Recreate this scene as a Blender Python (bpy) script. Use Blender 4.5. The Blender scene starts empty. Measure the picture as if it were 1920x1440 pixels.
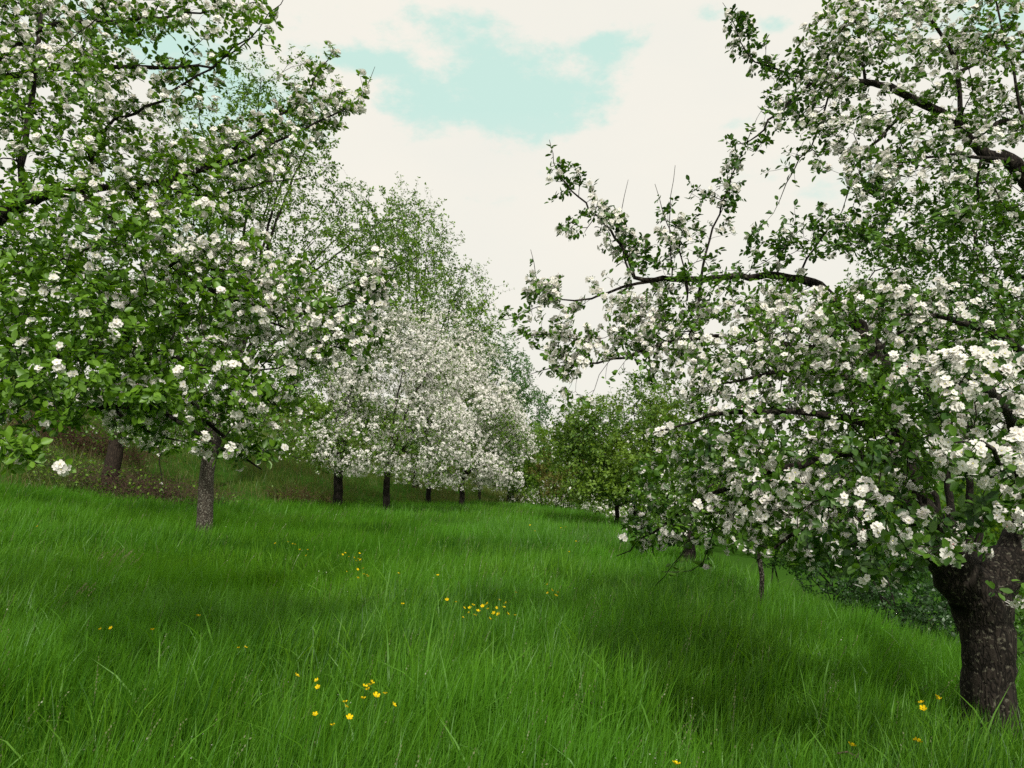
import bpy, math, random
import numpy as np

R = math.radians
rng = np.random.default_rng(7)
random.seed(7)
scene = bpy.context.scene

# ------------------------------------------------------------------ camera
FPX = 1387.0                      # focal length in pixels of a 1920 wide frame
PITCH = math.atan(140 / FPX)
CAMZ = 1.6
cam_d = bpy.data.cameras.new('camera')
cam = bpy.data.objects.new('camera', cam_d)
scene.collection.objects.link(cam)
cam.location = (0, 0, CAMZ)
cam.rotation_euler = (R(90) + PITCH, 0, 0)
cam_d.sensor_width = 36
cam_d.lens = 36 * FPX / 1920
cam_d.clip_start = 0.05
cam_d.clip_end = 3000
scene.camera = cam

# ------------------------------------------------------------------ light
SUN_EL, SUN_AZ = R(43), R(168)     # azimuth from +Y towards +X
SUN_STRENGTH = 3.6
sd = bpy.data.lights.new('sun', 'SUN')
sd.energy = SUN_STRENGTH
sd.angle = R(2.5)
sd.color = (1.0, 0.95, 0.86)
so = bpy.data.objects.new('sun', sd)
scene.collection.objects.link(so)
from mathutils import Vector
sv = Vector((math.sin(SUN_AZ) * math.cos(SUN_EL), math.cos(SUN_AZ) * math.cos(SUN_EL), math.sin(SUN_EL)))
so.rotation_euler = (-sv).to_track_quat('-Z', 'Y').to_euler()
so.location = sv * 60

scene.view_settings.view_transform = 'Standard'
scene.view_settings.look = 'None'
scene.view_settings.gamma = 1
scene.view_settings.exposure = 0.0
scene.cycles.max_bounces = 8
scene.cycles.diffuse_bounces = 2
scene.cycles.glossy_bounces = 2
scene.cycles.transmission_bounces = 4
scene.cycles.transparent_max_bounces = 4
scene.cycles.use_adaptive_sampling = True
scene.cycles.use_denoising = False

w = bpy.data.worlds.new("World")
scene.world = w
w.use_nodes = True


def px_dir(px, py):
    cx, cy = (px - 960) / FPX, (720 - py) / FPX
    d = np.array([cx, math.cos(PITCH) - cy * math.sin(PITCH), math.sin(PITCH) + cy * math.cos(PITCH)])
    return d


def P(px, py, Y):
    d = px_dir(px, py)
    return np.array([0, 0, CAMZ]) + d * (Y / d[1])


def build_world():
    nt = w.node_tree
    N, Lk = nt.nodes, nt.links
    N.clear()
    out = N.new('ShaderNodeOutputWorld')
    bg = N.new('ShaderNodeBackground')
    bg.inputs['Strength'].default_value = 0.1
    sky = N.new('ShaderNodeTexSky')
    sky.sky_type = 'NISHITA'
    sky.sun_disc = False
    sky.sun_elevation = SUN_EL
    sky.sun_rotation = SUN_AZ
    sky.air_density = 1.0
    sky.dust_density = 1.5
    tc = N.new('ShaderNodeTexCoord')
    sep = N.new('ShaderNodeSeparateXYZ')
    Lk.new(tc.outputs['Generated'], sep.inputs[0])

    def math_(op, a, b=None, clamp=False):
        m = N.new('ShaderNodeMath')
        m.operation = op
        m.use_clamp = clamp
        for i, v in enumerate((a, b)):
            if v is None:
                continue
            if isinstance(v, (int, float)):
                m.inputs[i].default_value = v
            else:
                Lk.new(v, m.inputs[i])
        return m.outputs[0]

    noise = N.new('ShaderNodeTexNoise')
    mp = N.new('ShaderNodeMapping')
    mp.inputs['Scale'].default_value = (1, 1, 1.9)
    mp.inputs['Location'].default_value = (3.1, 1.7, 0.4)
    Lk.new(tc.outputs['Generated'], mp.inputs['Vector'])
    Lk.new(mp.outputs[0], noise.inputs['Vector'])
    noise.inputs['Scale'].default_value = 6.0
    noise.inputs['Detail'].default_value = 8
    noise.inputs['Roughness'].default_value = 0.67
    # openings in the cloud, as directions on the sky
    holes = [(950, 145, 180, 80, .85), (1120, 85, 90, 30, .75), (810, 190, 80, 70, .75), (1000, 225, 170, 40, .4), (860, 70, 60, 40, .6),
             (700, 115, 120, 22, .75), (330, 80, 170, 55, .9), (470, 190, 120, 60, .7), (1360, 235, 50, 20, .5),
             (1450, 330, 50, 30, .4), (1760, 50, 130, 60, .6), (1640, 330, 100, 40, .4), (330, 460, 200, 120, .6),
             (1330, 30, 40, 14, .5), (1440, 50, 40, 16, .5), (900, 40, 70, 25, .6)]
    acc = None
    for hx, hy, rx, ry, st in holes:
        c = px_dir(hx, hy)
        c = c / np.linalg.norm(c)
        sub = N.new('ShaderNodeVectorMath')
        sub.operation = 'SUBTRACT'
        Lk.new(tc.outputs['Generated'], sub.inputs[0])
        sub.inputs[1].default_value = tuple(c)
        mul = N.new('ShaderNodeVectorMath')
        mul.operation = 'MULTIPLY'
        Lk.new(sub.outputs[0], mul.inputs[0])
        mul.inputs[1].default_value = (FPX / rx * .9, 1.0, FPX / ry * .9)
        ln = N.new('ShaderNodeVectorMath')
        ln.operation = 'LENGTH'
        Lk.new(mul.outputs[0], ln.inputs[0])
        v = math_('MULTIPLY', math_('SUBTRACT', 1.45, ln.outputs['Value']), st, False)
        v = math_('MAXIMUM', v, 0.0)
        acc = v if acc is None else math_('MAXIMUM', acc, v)
    n0 = math_('MULTIPLY', math_('SUBTRACT', noise.outputs['Fac'], 0.5), 3.1)
    tot = math_('SUBTRACT', math_('ADD', acc, n0), 0.30)
    ss = N.new('ShaderNodeMapRange')
    ss.interpolation_type = 'SMOOTHSTEP'
    Lk.new(tot, ss.inputs['Value'])
    ss.inputs['From Min'].default_value = 0.0
    ss.inputs['From Max'].default_value = 0.62
    clear = ss.outputs[0]
    # clear sky = Nishita seen through thin bright veil
    veil = N.new('ShaderNodeMix')
    veil.data_type = 'RGBA'
    veil.inputs[0].default_value = 0.9
    Lk.new(sky.outputs[0], veil.inputs[6])
    veil.inputs[7].default_value = (6.5, 8.95, 8.0, 1)
    # paler towards the horizon
    hz = N.new('ShaderNodeMapRange')
    Lk.new(sep.outputs['Z'], hz.inputs['Value'])
    hz.inputs['From Min'].default_value = 0.26
    hz.inputs['From Max'].default_value = 0.44
    clear = math_('MULTIPLY', clear, math_('ADD', math_('MULTIPLY', hz.outputs[0], 0.6), 0.4))
    mx = N.new('ShaderNodeMix')
    mx.data_type = 'RGBA'
    Lk.new(clear, mx.inputs[0])
    n3 = N.new('ShaderNodeTexNoise')
    n3.inputs['Scale'].default_value = 5
    n3.inputs['Detail'].default_value = 6
    Lk.new(mp.outputs[0], n3.inputs['Vector'])
    cl = N.new('ShaderNodeMix')
    cl.data_type = 'RGBA'
    Lk.new(n3.outputs['Fac'], cl.inputs[0])
    cl.inputs[6].default_value = (9.5, 9.05, 8.1, 1)
    cl.inputs[7].default_value = (8.6, 8.55, 7.9, 1)
    Lk.new(cl.outputs[2], mx.inputs[6])
    Lk.new(veil.outputs[2], mx.inputs[7])
    Lk.new(mx.outputs[2], bg.inputs['Color'])
    Lk.new(bg.outputs[0], out.inputs['Surface'])


build_world()


# ------------------------------------------------------------------ helpers
def norm(v):
    return v / np.maximum(np.linalg.norm(v, axis=-1, keepdims=True), 1e-9)


def vnoise(p, seed=0):
    """value noise, p (N,k) -> 0..1"""
    p = np.asarray(p, float)
    i = np.floor(p).astype(np.int64)
    f = p - i
    f = f * f * (3 - 2 * f)
    k = p.shape[1]
    out = np.zeros(len(p))
    primes = [73856093, 19349663, 83492791]
    for c in range(2 ** k):
        h = np.full(len(p), seed * 2654435 + 12345, dtype=np.int64)
        wgt = np.ones(len(p))
        for a in range(k):
            b = (c >> a) & 1
            h ^= (i[:, a] + b) * primes[a]
            wgt *= f[:, a] if b else 1 - f[:, a]
        h = (h * 1103515245 + 12345) & 0x7fffffff
        h = ((h >> 8) ^ h) * 40503 & 0xffffff
        out += wgt * (h / 0xffffff)
    return out


def sstep(a, b, x):
    t = np.clip((x - a) / (b - a), 0, 1)
    return t * t * (3 - 2 * t)


def gz(x, y):
    x = np.asarray(x, float)
    y = np.asarray(y, float)
    z = -0.04 * x - 0.022 * np.minimum(y, 55) - 0.3
    xl = np.clip(-5 - x, 0, 60)
    z = z + 0.0065 * np.minimum(xl, 16) ** 2 + 0.1 * np.clip(xl - 16, 0, 60)
    s = ((y - 22) - (x + 16) * 1.6) / 1.887
    wl = sstep(3, -6, x)
    bank = 5.5 * np.tanh(np.maximum(s + .8, 0) * 0.17 / 5.5)
    z = z + wl * bank
    xs = np.clip(x - 2.6, 0, 2.4)
    z = z - 0.06 * xs * xs - .08 * np.clip(x - 5, 0, 4)
    xr = np.clip(x - 4.6, 0, 60)
    q = np.minimum(xr, 1.4)
    z = z - 0.21 * q * q - 0.588 * np.clip(xr - 1.4, 0, 8) - .03 * np.clip(xr - 9.4, 0, 40)
    z = z - 0.05 * np.clip(y - 52, 0, 120) * sstep(-25, 0, x)
    p = np.stack([x, y], -1).reshape(-1, 2)
    n = (vnoise(p * 0.35, 3) - .5) * 0.13 + (vnoise(p * 0.1, 5) - .5) * 0.2
    return z + n.reshape(x.shape)


def g1(x, y):
    return float(gz(np.array([x]), np.array([y]))[0])


def hit(px, py, h=0.0):
    """point where the pixel's ray meets the ground (+h)"""
    d = px_dir(px, py)
    d = d / d[1]
    ys = np.arange(1.5, 70, 0.02)
    pts = np.array([0, 0, CAMZ]) + d[None] * ys[:, None]
    g = gz(pts[:, 0], pts[:, 1]) + h
    k = np.argmax(pts[:, 2] < g)
    if not (pts[:, 2] < g).any():
        k = len(ys) - 1
    return pts[k]


def mesh_np(name, V, F, mats, parent=None, mat_idx=None, tint=None, smooth=False):
    """V (n,3), F list of int arrays (k,m) with m = 3 or 4"""
    me = bpy.data.meshes.new(name)
    V = np.asarray(V, dtype=np.float32)
    F = [np.asarray(f, dtype=np.int32) for f in F if len(f)]
    loops = np.concatenate([f.reshape(-1) for f in F])
    sizes = np.concatenate([np.full(len(f), f.shape[1], dtype=np.int32) for f in F])
    starts = np.concatenate([[0], np.cumsum(sizes)[:-1]]).astype(np.int32)
    me.vertices.add(len(V))
    me.vertices.foreach_set('co', V.reshape(-1))
    me.loops.add(len(loops))
    me.loops.foreach_set('vertex_index', loops)
    me.polygons.add(len(sizes))
    me.polygons.foreach_set('loop_start', starts)
    me.polygons.foreach_set('loop_total', sizes)
    for m in mats:
        me.materials.append(m)
    if mat_idx is not None:
        me.polygons.foreach_set('material_index', np.asarray(mat_idx, dtype=np.int32))
    if smooth:
        me.polygons.foreach_set('use_smooth', np.ones(len(sizes), dtype=bool))
    me.update(calc_edges=True)
    if tint is not None:
        a = me.attributes.new('tint', 'FLOAT', 'POINT')
        a.data.foreach_set('value', np.asarray(tint, dtype=np.float32))
    o = bpy.data.objects.new(name, me)
    scene.collection.objects.link(o)
    if parent is not None:
        o.parent = parent
    return o


def thing(name, label, cat, loc=(0, 0, 0), group=None):
    o = bpy.data.objects.new(name, None)
    scene.collection.objects.link(o)
    o.location = loc
    o.empty_display_size = 0.2
    tag(o, label, cat, group)
    return o


def tag(o, label=None, cat=None, group=None, kind=None):
    if label:
        o['label'] = label
    if cat:
        o['category'] = cat
    if group:
        o['group'] = group
    if kind:
        o['kind'] = kind
    return o


# ------------------------------------------------------------------ materials
def new_mat(name):
    m = bpy.data.materials.new(name)
    m.use_nodes = True
    m.node_tree.nodes.clear()
    return m, m.node_tree.nodes, m.node_tree.links


def foliage_mat(name, c_dark, c_light, trans, tmix=0.4, gloss=0.05, rough=0.35, noise_scale=0.0, c_alt=None):
    m, N, L = new_mat(name)
    out = N.new('ShaderNodeOutputMaterial')
    at = N.new('ShaderNodeAttribute')
    at.attribute_name = 'tint'
    ramp = N.new('ShaderNodeMix')
    ramp.data_type = 'RGBA'
    L.new(at.outputs['Fac'], ramp.inputs[0])
    ramp.inputs[6].default_value = (*c_dark, 1)
    ramp.inputs[7].default_value = (*c_light, 1)
    col = ramp.outputs[2]
    if noise_scale > 0:
        tc = N.new('ShaderNodeTexCoord')
        nz = N.new('ShaderNodeTexNoise')
        nz.inputs['Scale'].default_value = noise_scale
        nz.inputs['Detail'].default_value = 3
        L.new(tc.outputs['Object'], nz.inputs['Vector'])
        mr = N.new('ShaderNodeMapRange')
        L.new(nz.outputs['Fac'], mr.inputs['Value'])
        mr.inputs['From Min'].default_value = .38
        mr.inputs['From Max'].default_value = .66
        m2 = N.new('ShaderNodeMix')
        m2.data_type = 'RGBA'
        L.new(mr.outputs[0], m2.inputs[0])
        L.new(col, m2.inputs[6])
        m2.inputs[7].default_value = (*(c_alt or c_light), 1)
        col = m2.outputs[2]
    dif = N.new('ShaderNodeBsdfDiffuse')
    L.new(col, dif.inputs['Color'])
    tr = N.new('ShaderNodeBsdfTranslucent')
    tm = N.new('ShaderNodeMix')
    tm.data_type = 'RGBA'
    tm.blend_type = 'MULTIPLY'
    tm.inputs[0].default_value = 1
    L.new(col, tm.inputs[6])
    tm.inputs[7].default_value = (*trans, 1)
    L.new(tm.outputs[2], tr.inputs['Color'])
    mx = N.new('ShaderNodeMixShader')
    mx.inputs[0].default_value = tmix
    L.new(dif.outputs[0], mx.inputs[1])
    L.new(tr.outputs[0], mx.inputs[2])
    gl = N.new('ShaderNodeBsdfGlossy')
    gl.inputs['Roughness'].default_value = rough
    gl.inputs['Color'].default_value = (.9, 1, .9, 1)
    mg = N.new('ShaderNodeMixShader')
    mg.inputs[0].default_value = gloss
    L.new(mx.outputs[0], mg.inputs[1])
    L.new(gl.outputs[0], mg.inputs[2])
    L.new(mg.outputs[0], out.inputs['Surface'])
    return m


def bark_mat(name, c1, c2, lichen=None, lich_amt=0.5, scale=14.0):
    m, N, L = new_mat(name)
    out = N.new('ShaderNodeOutputMaterial')
    b = N.new('ShaderNodeBsdfPrincipled')
    b.inputs['Roughness'].default_value = .9
    b.inputs['Specular IOR Level'].default_value = .2
    tc = N.new('ShaderNodeTexCoord')
    mp = N.new('ShaderNodeMapping')
    mp.inputs['Scale'].default_value = (1, 1, .28)
    L.new(tc.outputs['Object'], mp.inputs[0])
    nz = N.new('ShaderNodeTexNoise')
    nz.inputs['Scale'].default_value = scale * 2
    nz.inputs['Detail'].default_value = 8
    nz.inputs['Roughness'].default_value = .7
    L.new(mp.outputs[0], nz.inputs['Vector'])
    vo = N.new('ShaderNodeTexVoronoi')
    vo.feature = 'DISTANCE_TO_EDGE'
    vo.inputs['Scale'].default_value = scale * 1.9
    dn = N.new('ShaderNodeTexNoise')
    dn.inputs['Scale'].default_value = scale * .9
    dn.inputs['Detail'].default_value = 4
    L.new(mp.outputs[0], dn.inputs['Vector'])
    dm = N.new('ShaderNodeMix')
    dm.data_type = 'VECTOR'
    dm.inputs[0].default_value = .16
    L.new(mp.outputs[0], dm.inputs[4])
    L.new(dn.outputs['Color'], dm.inputs[5])
    L.new(dm.outputs[1], vo.inputs['Vector'])
    mr = N.new('ShaderNodeMapRange')
    L.new(vo.outputs['Distance'], mr.inputs['Value'])
    mr.inputs['From Max'].default_value = .22
    mul = N.new('ShaderNodeMath')
    mul.operation = 'MULTIPLY'
    L.new(mr.outputs[0], mul.inputs[0])
    L.new(nz.outputs['Fac'], mul.inputs[1])
    mx = N.new('ShaderNodeMix')
    mx.data_type = 'RGBA'
    L.new(mul.outputs[0], mx.inputs[0])
    mx.inputs[6].default_value = (*c1, 1)
    mx.inputs[7].default_value = (*c2, 1)
    col = mx.outputs[2]
    if lichen:
        n2 = N.new('ShaderNodeTexNoise')
        n2.inputs['Scale'].default_value = scale * 2.6
        n2.inputs['Detail'].default_value = 5
        L.new(tc.outputs['Object'], n2.inputs['Vector'])
        m2 = N.new('ShaderNodeMapRange')
        L.new(n2.outputs['Fac'], m2.inputs['Value'])
        m2.inputs['From Min'].default_value = .62 - lich_amt * .2
        m2.inputs['From Max'].default_value = .68 - lich_amt * .2
        m3 = N.new('ShaderNodeMix')
        m3.data_type = 'RGBA'
        L.new(m2.outputs[0], m3.inputs[0])
        L.new(col, m3.inputs[6])
        m3.inputs[7].default_value = (*lichen, 1)
        col = m3.outputs[2]
    L.new(col, b.inputs['Base Color'])
    bp = N.new('ShaderNodeBump')
    bp.inputs['Strength'].default_value = .8
    bp.inputs['Distance'].default_value = .02
    L.new(mul.outputs[0], bp.inputs['Height'])
    L.new(bp.outputs[0], b.inputs['Normal'])
    L.new(b.outputs[0], out.inputs['Surface'])
    return m


def plain_mat(name, col, rough=.6, trans=0.0, var=None):
    m, N, L = new_mat(name)
    out = N.new('ShaderNodeOutputMaterial')
    dif = N.new('ShaderNodeBsdfDiffuse')
    src = None
    if var:
        at = N.new('ShaderNodeAttribute')
        at.attribute_name = 'tint'
        mx = N.new('ShaderNodeMix')
        mx.data_type = 'RGBA'
        L.new(at.outputs['Fac'], mx.inputs[0])
        mx.inputs[6].default_value = (*col, 1)
        mx.inputs[7].default_value = (*var, 1)
        src = mx.outputs[2]
        L.new(src, dif.inputs['Color'])
    else:
        dif.inputs['Color'].default_value = (*col, 1)
    if trans > 0:
        tr = N.new('ShaderNodeBsdfTranslucent')
        if src:
            L.new(src, tr.inputs['Color'])
        else:
            tr.inputs['Color'].default_value = (*col, 1)
        ms = N.new('ShaderNodeMixShader')
        ms.inputs[0].default_value = trans
        L.new(dif.outputs[0], ms.inputs[1])
        L.new(tr.outputs[0], ms.inputs[2])
        L.new(ms.outputs[0], out.inputs['Surface'])
    else:
        L.new(dif.outputs[0], out.inputs['Surface'])
    return m


M_LEAF = foliage_mat('apple_leaf', (.020, .075, .004), (.15, .30, .018), (1.5, 1.5, .4), .32, .03, .45)
M_LEAF_DARK = foliage_mat('dark_apple_leaf', (.014, .055, .005), (.11, .235, .017), (1.5, 1.5, .4), .30, .03, .45)
M_LEAF_FAR = foliage_mat('spring_leaf', (.024, .08, .006), (.17, .30, .022), (1.6, 1.6, .8), .4, .03, .5)
M_LEAF_OLIVE = foliage_mat('olive_leaf', (.04, .115, .010), (.18, .29, .025), (1.6, 1.5, .7), .4, .03, .5)
M_LEAF_BLUE = foliage_mat('cool_leaf', (.035, .11, .02), (.09, .19, .04), (1.5, 1.6, .8), .35, .03, .5)
M_SHRUB = foliage_mat('shrub_leaf', (.014, .05, .008), (.045, .13, .018), (1.5, 1.6, .8), .35, .04, .45)
M_PETAL = plain_mat('petal', (.88, .83, .80), trans=.28, var=(.90, .89, .85))
M_STAMEN = plain_mat('stamen', (.62, .60, .25))
M_BUD = plain_mat('pink_bud', (.75, .38, .38), trans=.2, var=(.85, .65, .62))
M_BARK = bark_mat('apple_bark', (.005, .004, .003), (.052, .041, .033), (.10, .095, .07), .14)
M_BARK_LICHEN = bark_mat('lichen_bark', (.022, .018, .014), (.13, .11, .085), (.24, .23, .19), .3, 16)
M_BARK_DARK = bark_mat('dark_bark', (.008, .007, .006), (.05, .04, .032), None)
M_GRASS = foliage_mat('grass_blade', (.020, .09, .005), (.14, .33, .022), (1.5, 1.4, .4), .42, .02, .45,
                      .35, (.088, .26, .016))
M_SEED = foliage_mat('seed_stalk', (.13, .17, .07), (.26, .28, .13), (1.2, 1.2, .9), .3, .03)
M_ROUGH = foliage_mat('rough_grass', (.05, .10, .014), (.15, .20, .04), (1.4, 1.4, .7), .35, .02, .5, .28, (.12, .115, .04))


def ground_mat():
    m, N, L = new_mat('meadow_soil')
    out = N.new('ShaderNodeOutputMaterial')
    d = N.new('ShaderNodeBsdfDiffuse')
    tc = N.new('ShaderNodeTexCoord')
    nz = N.new('ShaderNodeTexNoise')
    nz.inputs['Scale'].default_value = 6
    nz.inputs['Detail'].default_value = 8
    L.new(tc.outputs['Object'], nz.inputs['Vector'])
    mx = N.new('ShaderNodeMix')
    mx.data_type = 'RGBA'
    L.new(nz.outputs['Fac'], mx.inputs[0])
    mx.inputs[6].default_value = (.02, .05, .008, 1)
    mx.inputs[7].default_value = (.05, .13, .015, 1)
    L.new(mx.outputs[2], d.inputs['Color'])
    L.new(d.outputs[0], out.inputs['Surface'])
    return m


# ------------------------------------------------------------------ ground
def build_ground():
    xs = np.concatenate([np.linspace(-1500, -70, 20), np.arange(-66, 60, .6), np.linspace(64, 1500, 20)])
    ys = np.concatenate([np.linspace(-600, -12, 10), np.arange(-10, 90, .6), np.linspace(95, 2500, 25)])
    X, Y = np.meshgrid(xs, ys)
    Z = gz(X, Y)
    Z = np.where((np.abs(X) > 90) | (Y > 150), np.clip(Z, -14, 6), Z)
    V = np.stack([X, Y, Z], -1).reshape(-1, 3)
    nx, ny = len(xs), len(ys)
    i = (np.arange(ny - 1)[:, None] * nx + np.arange(nx - 1)[None]).reshape(-1)
    F = np.stack([i, i + 1, i + 1 + nx, i + nx], -1)
    o = mesh_np('ground', V, [F], [ground_mat()], smooth=True)
    tag(o, 'sloping orchard meadow ground under the tall grass', 'ground', kind='structure')


build_ground()


# ------------------------------------------------------------------ grass
def in_meadow(x, y):
    s = ((y - 22) - (x + 16) * 1.6) / 1.887
    return ((s < -.2) | (x > 1)) & (x < 7.4) & (y < 56)


def blades(x, y, h, wd, lean_dir, lean, curl, nseg, tint, z0=None, face=None):
    """ribbon blades -> V, F list"""
    n = len(x)
    z = gz(x, y) - .02 if z0 is None else z0
    head = rng.uniform(0, 2 * np.pi, n) if face is None else face
    wx, wy = np.cos(head), np.sin(head)
    lx, ly = np.cos(lean_dir), np.sin(lean_dir)
    ts = np.linspace(0, 1, nseg + 1)
    prof = np.interp(ts, [0, .15, .5, .8, 1], [.75, 1, .95, .55, 0])
    rows = []
    ang = lean[:, None] + curl[:, None] * ts[None] ** 1.6     # angle from vertical along blade
    seg = np.zeros((n, nseg + 1, 3))
    dl = 1.0 / nseg
    for k in range(1, nseg + 1):
        a = (ang[:, k] + ang[:, k - 1]) * .5
        seg[:, k, 0] = seg[:, k - 1, 0] + np.sin(a) * lx * dl
        seg[:, k, 1] = seg[:, k - 1, 1] + np.sin(a) * ly * dl
        seg[:, k, 2] = seg[:, k - 1, 2] + np.cos(a) * dl
    seg *= h[:, None, None]
    base = np.stack([x, y, z], -1)
    Vs, nv = [], nseg * 2 + 1
    V = np.zeros((n, nv, 3))
    for k in range(nseg):
        off = np.stack([wx, wy, np.zeros(n)], -1) * (wd * prof[k] * .5)[:, None]
        V[:, 2 * k] = base + seg[:, k] - off
        V[:, 2 * k + 1] = base + seg[:, k] + off
    V[:, nv - 1] = base + seg[:, nseg]
    b = (np.arange(n) * nv)[:, None]
    Fq = np.concatenate([b + np.array([[2 * k, 2 * k + 1, 2 * k + 3, 2 * k + 2]]) for k in range(nseg - 1)]) if nseg > 1 else np.zeros((0, 4), int)
    Ft = b + np.array([[2 * nseg - 2, 2 * nseg - 1, nv - 1]])
    return V.reshape(-1, 3), Fq, Ft, np.repeat(tint, nv)


class Acc:
    def __init__(s):
        s.V, s.Q, s.T, s.t, s.n = [], [], [], [], 0

    def add(s, V, Q, T, t):
        s.V.append(V)
        if len(Q):
            s.Q.append(Q + s.n)
        if len(T):
            s.T.append(T + s.n)
        s.t.append(t)
        s.n += len(V)

    def build(s, name, mats, parent=None):
        F = []
        if s.Q:
            F.append(np.concatenate(s.Q))
        if s.T:
            F.append(np.concatenate(s.T))
        return mesh_np(name, np.concatenate(s.V), F, mats, parent, tint=np.concatenate(s.t))


def build_grass():
    A = Acc()
    rings = [(1.0, 4.6, 2500, .0066, 5), (4.6, 8, 1900, .0085, 4), (8, 14, 1100, .0115, 3), (14, 24, 560, .015, 2),
             (24, 57, 190, .024, 2)]
    for y0, y1, dens, wd, ns in rings:
        xl, xr = -(.80 * y1 + 1.2), min(.80 * y1 + 1.2, 7.4)
        n = int((xr - xl) * (y1 - y0) * dens)
        x = rng.uniform(xl, xr, n)
        y = rng.uniform(y0, y1, n)
        k = (np.abs(x) < .80 * y + 1.2) & in_meadow(x, y)
        p = np.stack([x, y], -1)
        cl = vnoise(p * 3.1, 11) * .6 + vnoise(p * .8, 12) * .4       # clumps
        k &= rng.uniform(0, 1, n) < .35 + 1.1 * cl
        x, y, p, cl = x[k], y[k], p[k], cl[k]
        n = len(x)
        hf = .22 + .28 * vnoise(p * .55, 21) + .20 * vnoise(p * 2.6, 22)
        hf = (hf + .10 * (vnoise(p * 1.3, 23) > .62)) * (1 - .25 * sstep(26, 50, y)) * (1 + .22 * sstep(12, 4, y))
        h = hf * rng.uniform(.55, 1.15, n)
        wind = .9 * (vnoise(p * .25, 31) - .5) * np.pi + rng.normal(0, 1.0, n)      # mostly towards +x
        lean = np.abs(rng.normal(.08, .13, n)) + .14 * vnoise(p * .5, 33)
        curl = np.abs(rng.normal(.25, .35, n))
        arch = rng.uniform(0, 1, n) < .11
        curl[arch] += rng.uniform(1.0, 1.9, arch.sum())
        h[arch] *= 1.1
        tint = np.clip(rng.normal(.42, .30, n) + arch * .3 + (vnoise(p * .4, 41) - .5) * .6, 0, 1)
        A.add(*blades(x, y, h, wd * rng.uniform(.6, 1.4, n), wind, lean, curl, ns, tint))
        # broad leaves, thin
        m = int(n * .05)
        if y0 < 10:
            j = rng.integers(0, n, m)
            A.add(*blades(x[j] + .01, y[j], h[j] * 1.15, np.full(m, wd * 2.1), rng.uniform(0, 6.28, m), rng.uniform(.1, .5, m),
                          rng.uniform(.3, 1.9, m), 4, rng.uniform(.5, 1, m)))
    o = A.build('grass', [M_GRASS])
    tag(o, 'long fresh green meadow grass covering the orchard slope', 'grass', kind='stuff')
    # flowering stalks and a few straw-dry blades among the grass
    A = Acc()
    n = 3600
    y = 2.4 + 30 * rng.uniform(0, 1, n) ** 1.6
    x = rng.uniform(-1, 1, n) * (.8 * y + 1)
    k = in_meadow(x, y) & (rng.uniform(0, 1, n) < .25 + .9 * vnoise(np.stack([x, y], -1) * .5, 77))
    x, y = x[k], y[k]
    n = len(x)
    dry = rng.uniform(0, 1, n) < .3
    h = np.where(dry, rng.uniform(.15, .4, n), rng.uniform(.42, .68, n))
    V, Q, T_, t = blades(x, y, h, np.where(dry, .005, .0028) * (1 + y / 14), rng.uniform(-1.2, 1.2, n), rng.uniform(.02, .3, n), rng.uniform(.05, .7, n), 4,
                         np.where(dry, 1.0, rng.uniform(.0, .4, n)))
    A.add(V, Q, T_, t)
    Vr = V.reshape(n, 9, 3)[~dry]
    tip, prev = Vr[:, 8], (Vr[:, 6] + Vr[:, 7]) / 2
    for j in range(9):
        b = prev + (tip - prev) * (j / 8)
        dd = norm(norm(tip - prev) + rng.normal(0, .3, tip.shape))
        LV = stamp(FAR_V, b, dd, rng.normal(0, 1, tip.shape), (.014 + .0 * b[:, 0]) * (1 + b[:, 1] / 25))
        A.add(LV, np.zeros((0, 4), int), tile(FAR_T, len(b), 4), np.full(len(b) * 4, .35))
    o = A.build('seed_stalks', [M_SEED])
    tag(o, 'thin pale grass stalks with seed heads scattered in the meadow', 'grass', kind='stuff')
    # rough grass and weeds on the bank
    A = Acc()
    n = 230000
    x = rng.uniform(-60, 6, n)
    y = rng.uniform(14, 75, n)
    s = ((y - 22) - (x + 16) * 1.6) / 1.887
    k = (s > -.6) & (x < 1.5) & (s < 32) & (np.abs(x) < .85 * y + 3)
    x, y, s = x[k], y[k], s[k]
    p = np.stack([x, y], -1)
    m = vnoise(p * .45, 51)
    k = rng.uniform(0, 1, len(x)) < .25 + m
    x, y, s, p = x[k], y[k], s[k], p[k]
    n = len(x)
    h = rng.uniform(.15, .6, n) * (.4 + 1.3 * vnoise(p * .6, 52))
    A.add(*blades(x, y, h, np.full(n, .022), rng.uniform(0, 6.28, n), np.abs(rng.normal(.2, .25, n)), np.abs(rng.normal(.3, .4, n)), 2,
                  np.clip(rng.normal(.5, .3, n), 0, 1)))
    o = A.build('rough_grass', [M_ROUGH])
    tag(o, 'pale rough grass and weeds on the bank beyond the mown-free meadow', 'grass', kind='stuff')



# ------------------------------------------------------------------ trees
LEAF_V = np.array([[0, 0, 0], [-.22, .25, .05], [.22, .25, .05], [-.30, .55, .06], [.30, .55, .06], [-.17, .85, .0], [.17, .85, .0],
                   [0, 1, -.06], [0, .3, -.03], [0, .6, -.04]])
LEAF_T = np.array([[0, 2, 8], [0, 8, 1], [5, 9, 7], [9, 6, 7]])
LEAF_Q = np.array([[1, 8, 9, 3], [8, 2, 4, 9]])
LEAF_T2 = np.array([[3, 9, 5], [9, 4, 6]])
LEAF_T = np.concatenate([LEAF_T, LEAF_T2])
FAR_V = np.array([[0, 0, 0], [-.30, .5, .05], [.30, .5, .05], [0, 1, -.04]])
FAR_T = np.array([[0, 2, 1], [1, 2, 3]])


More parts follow.
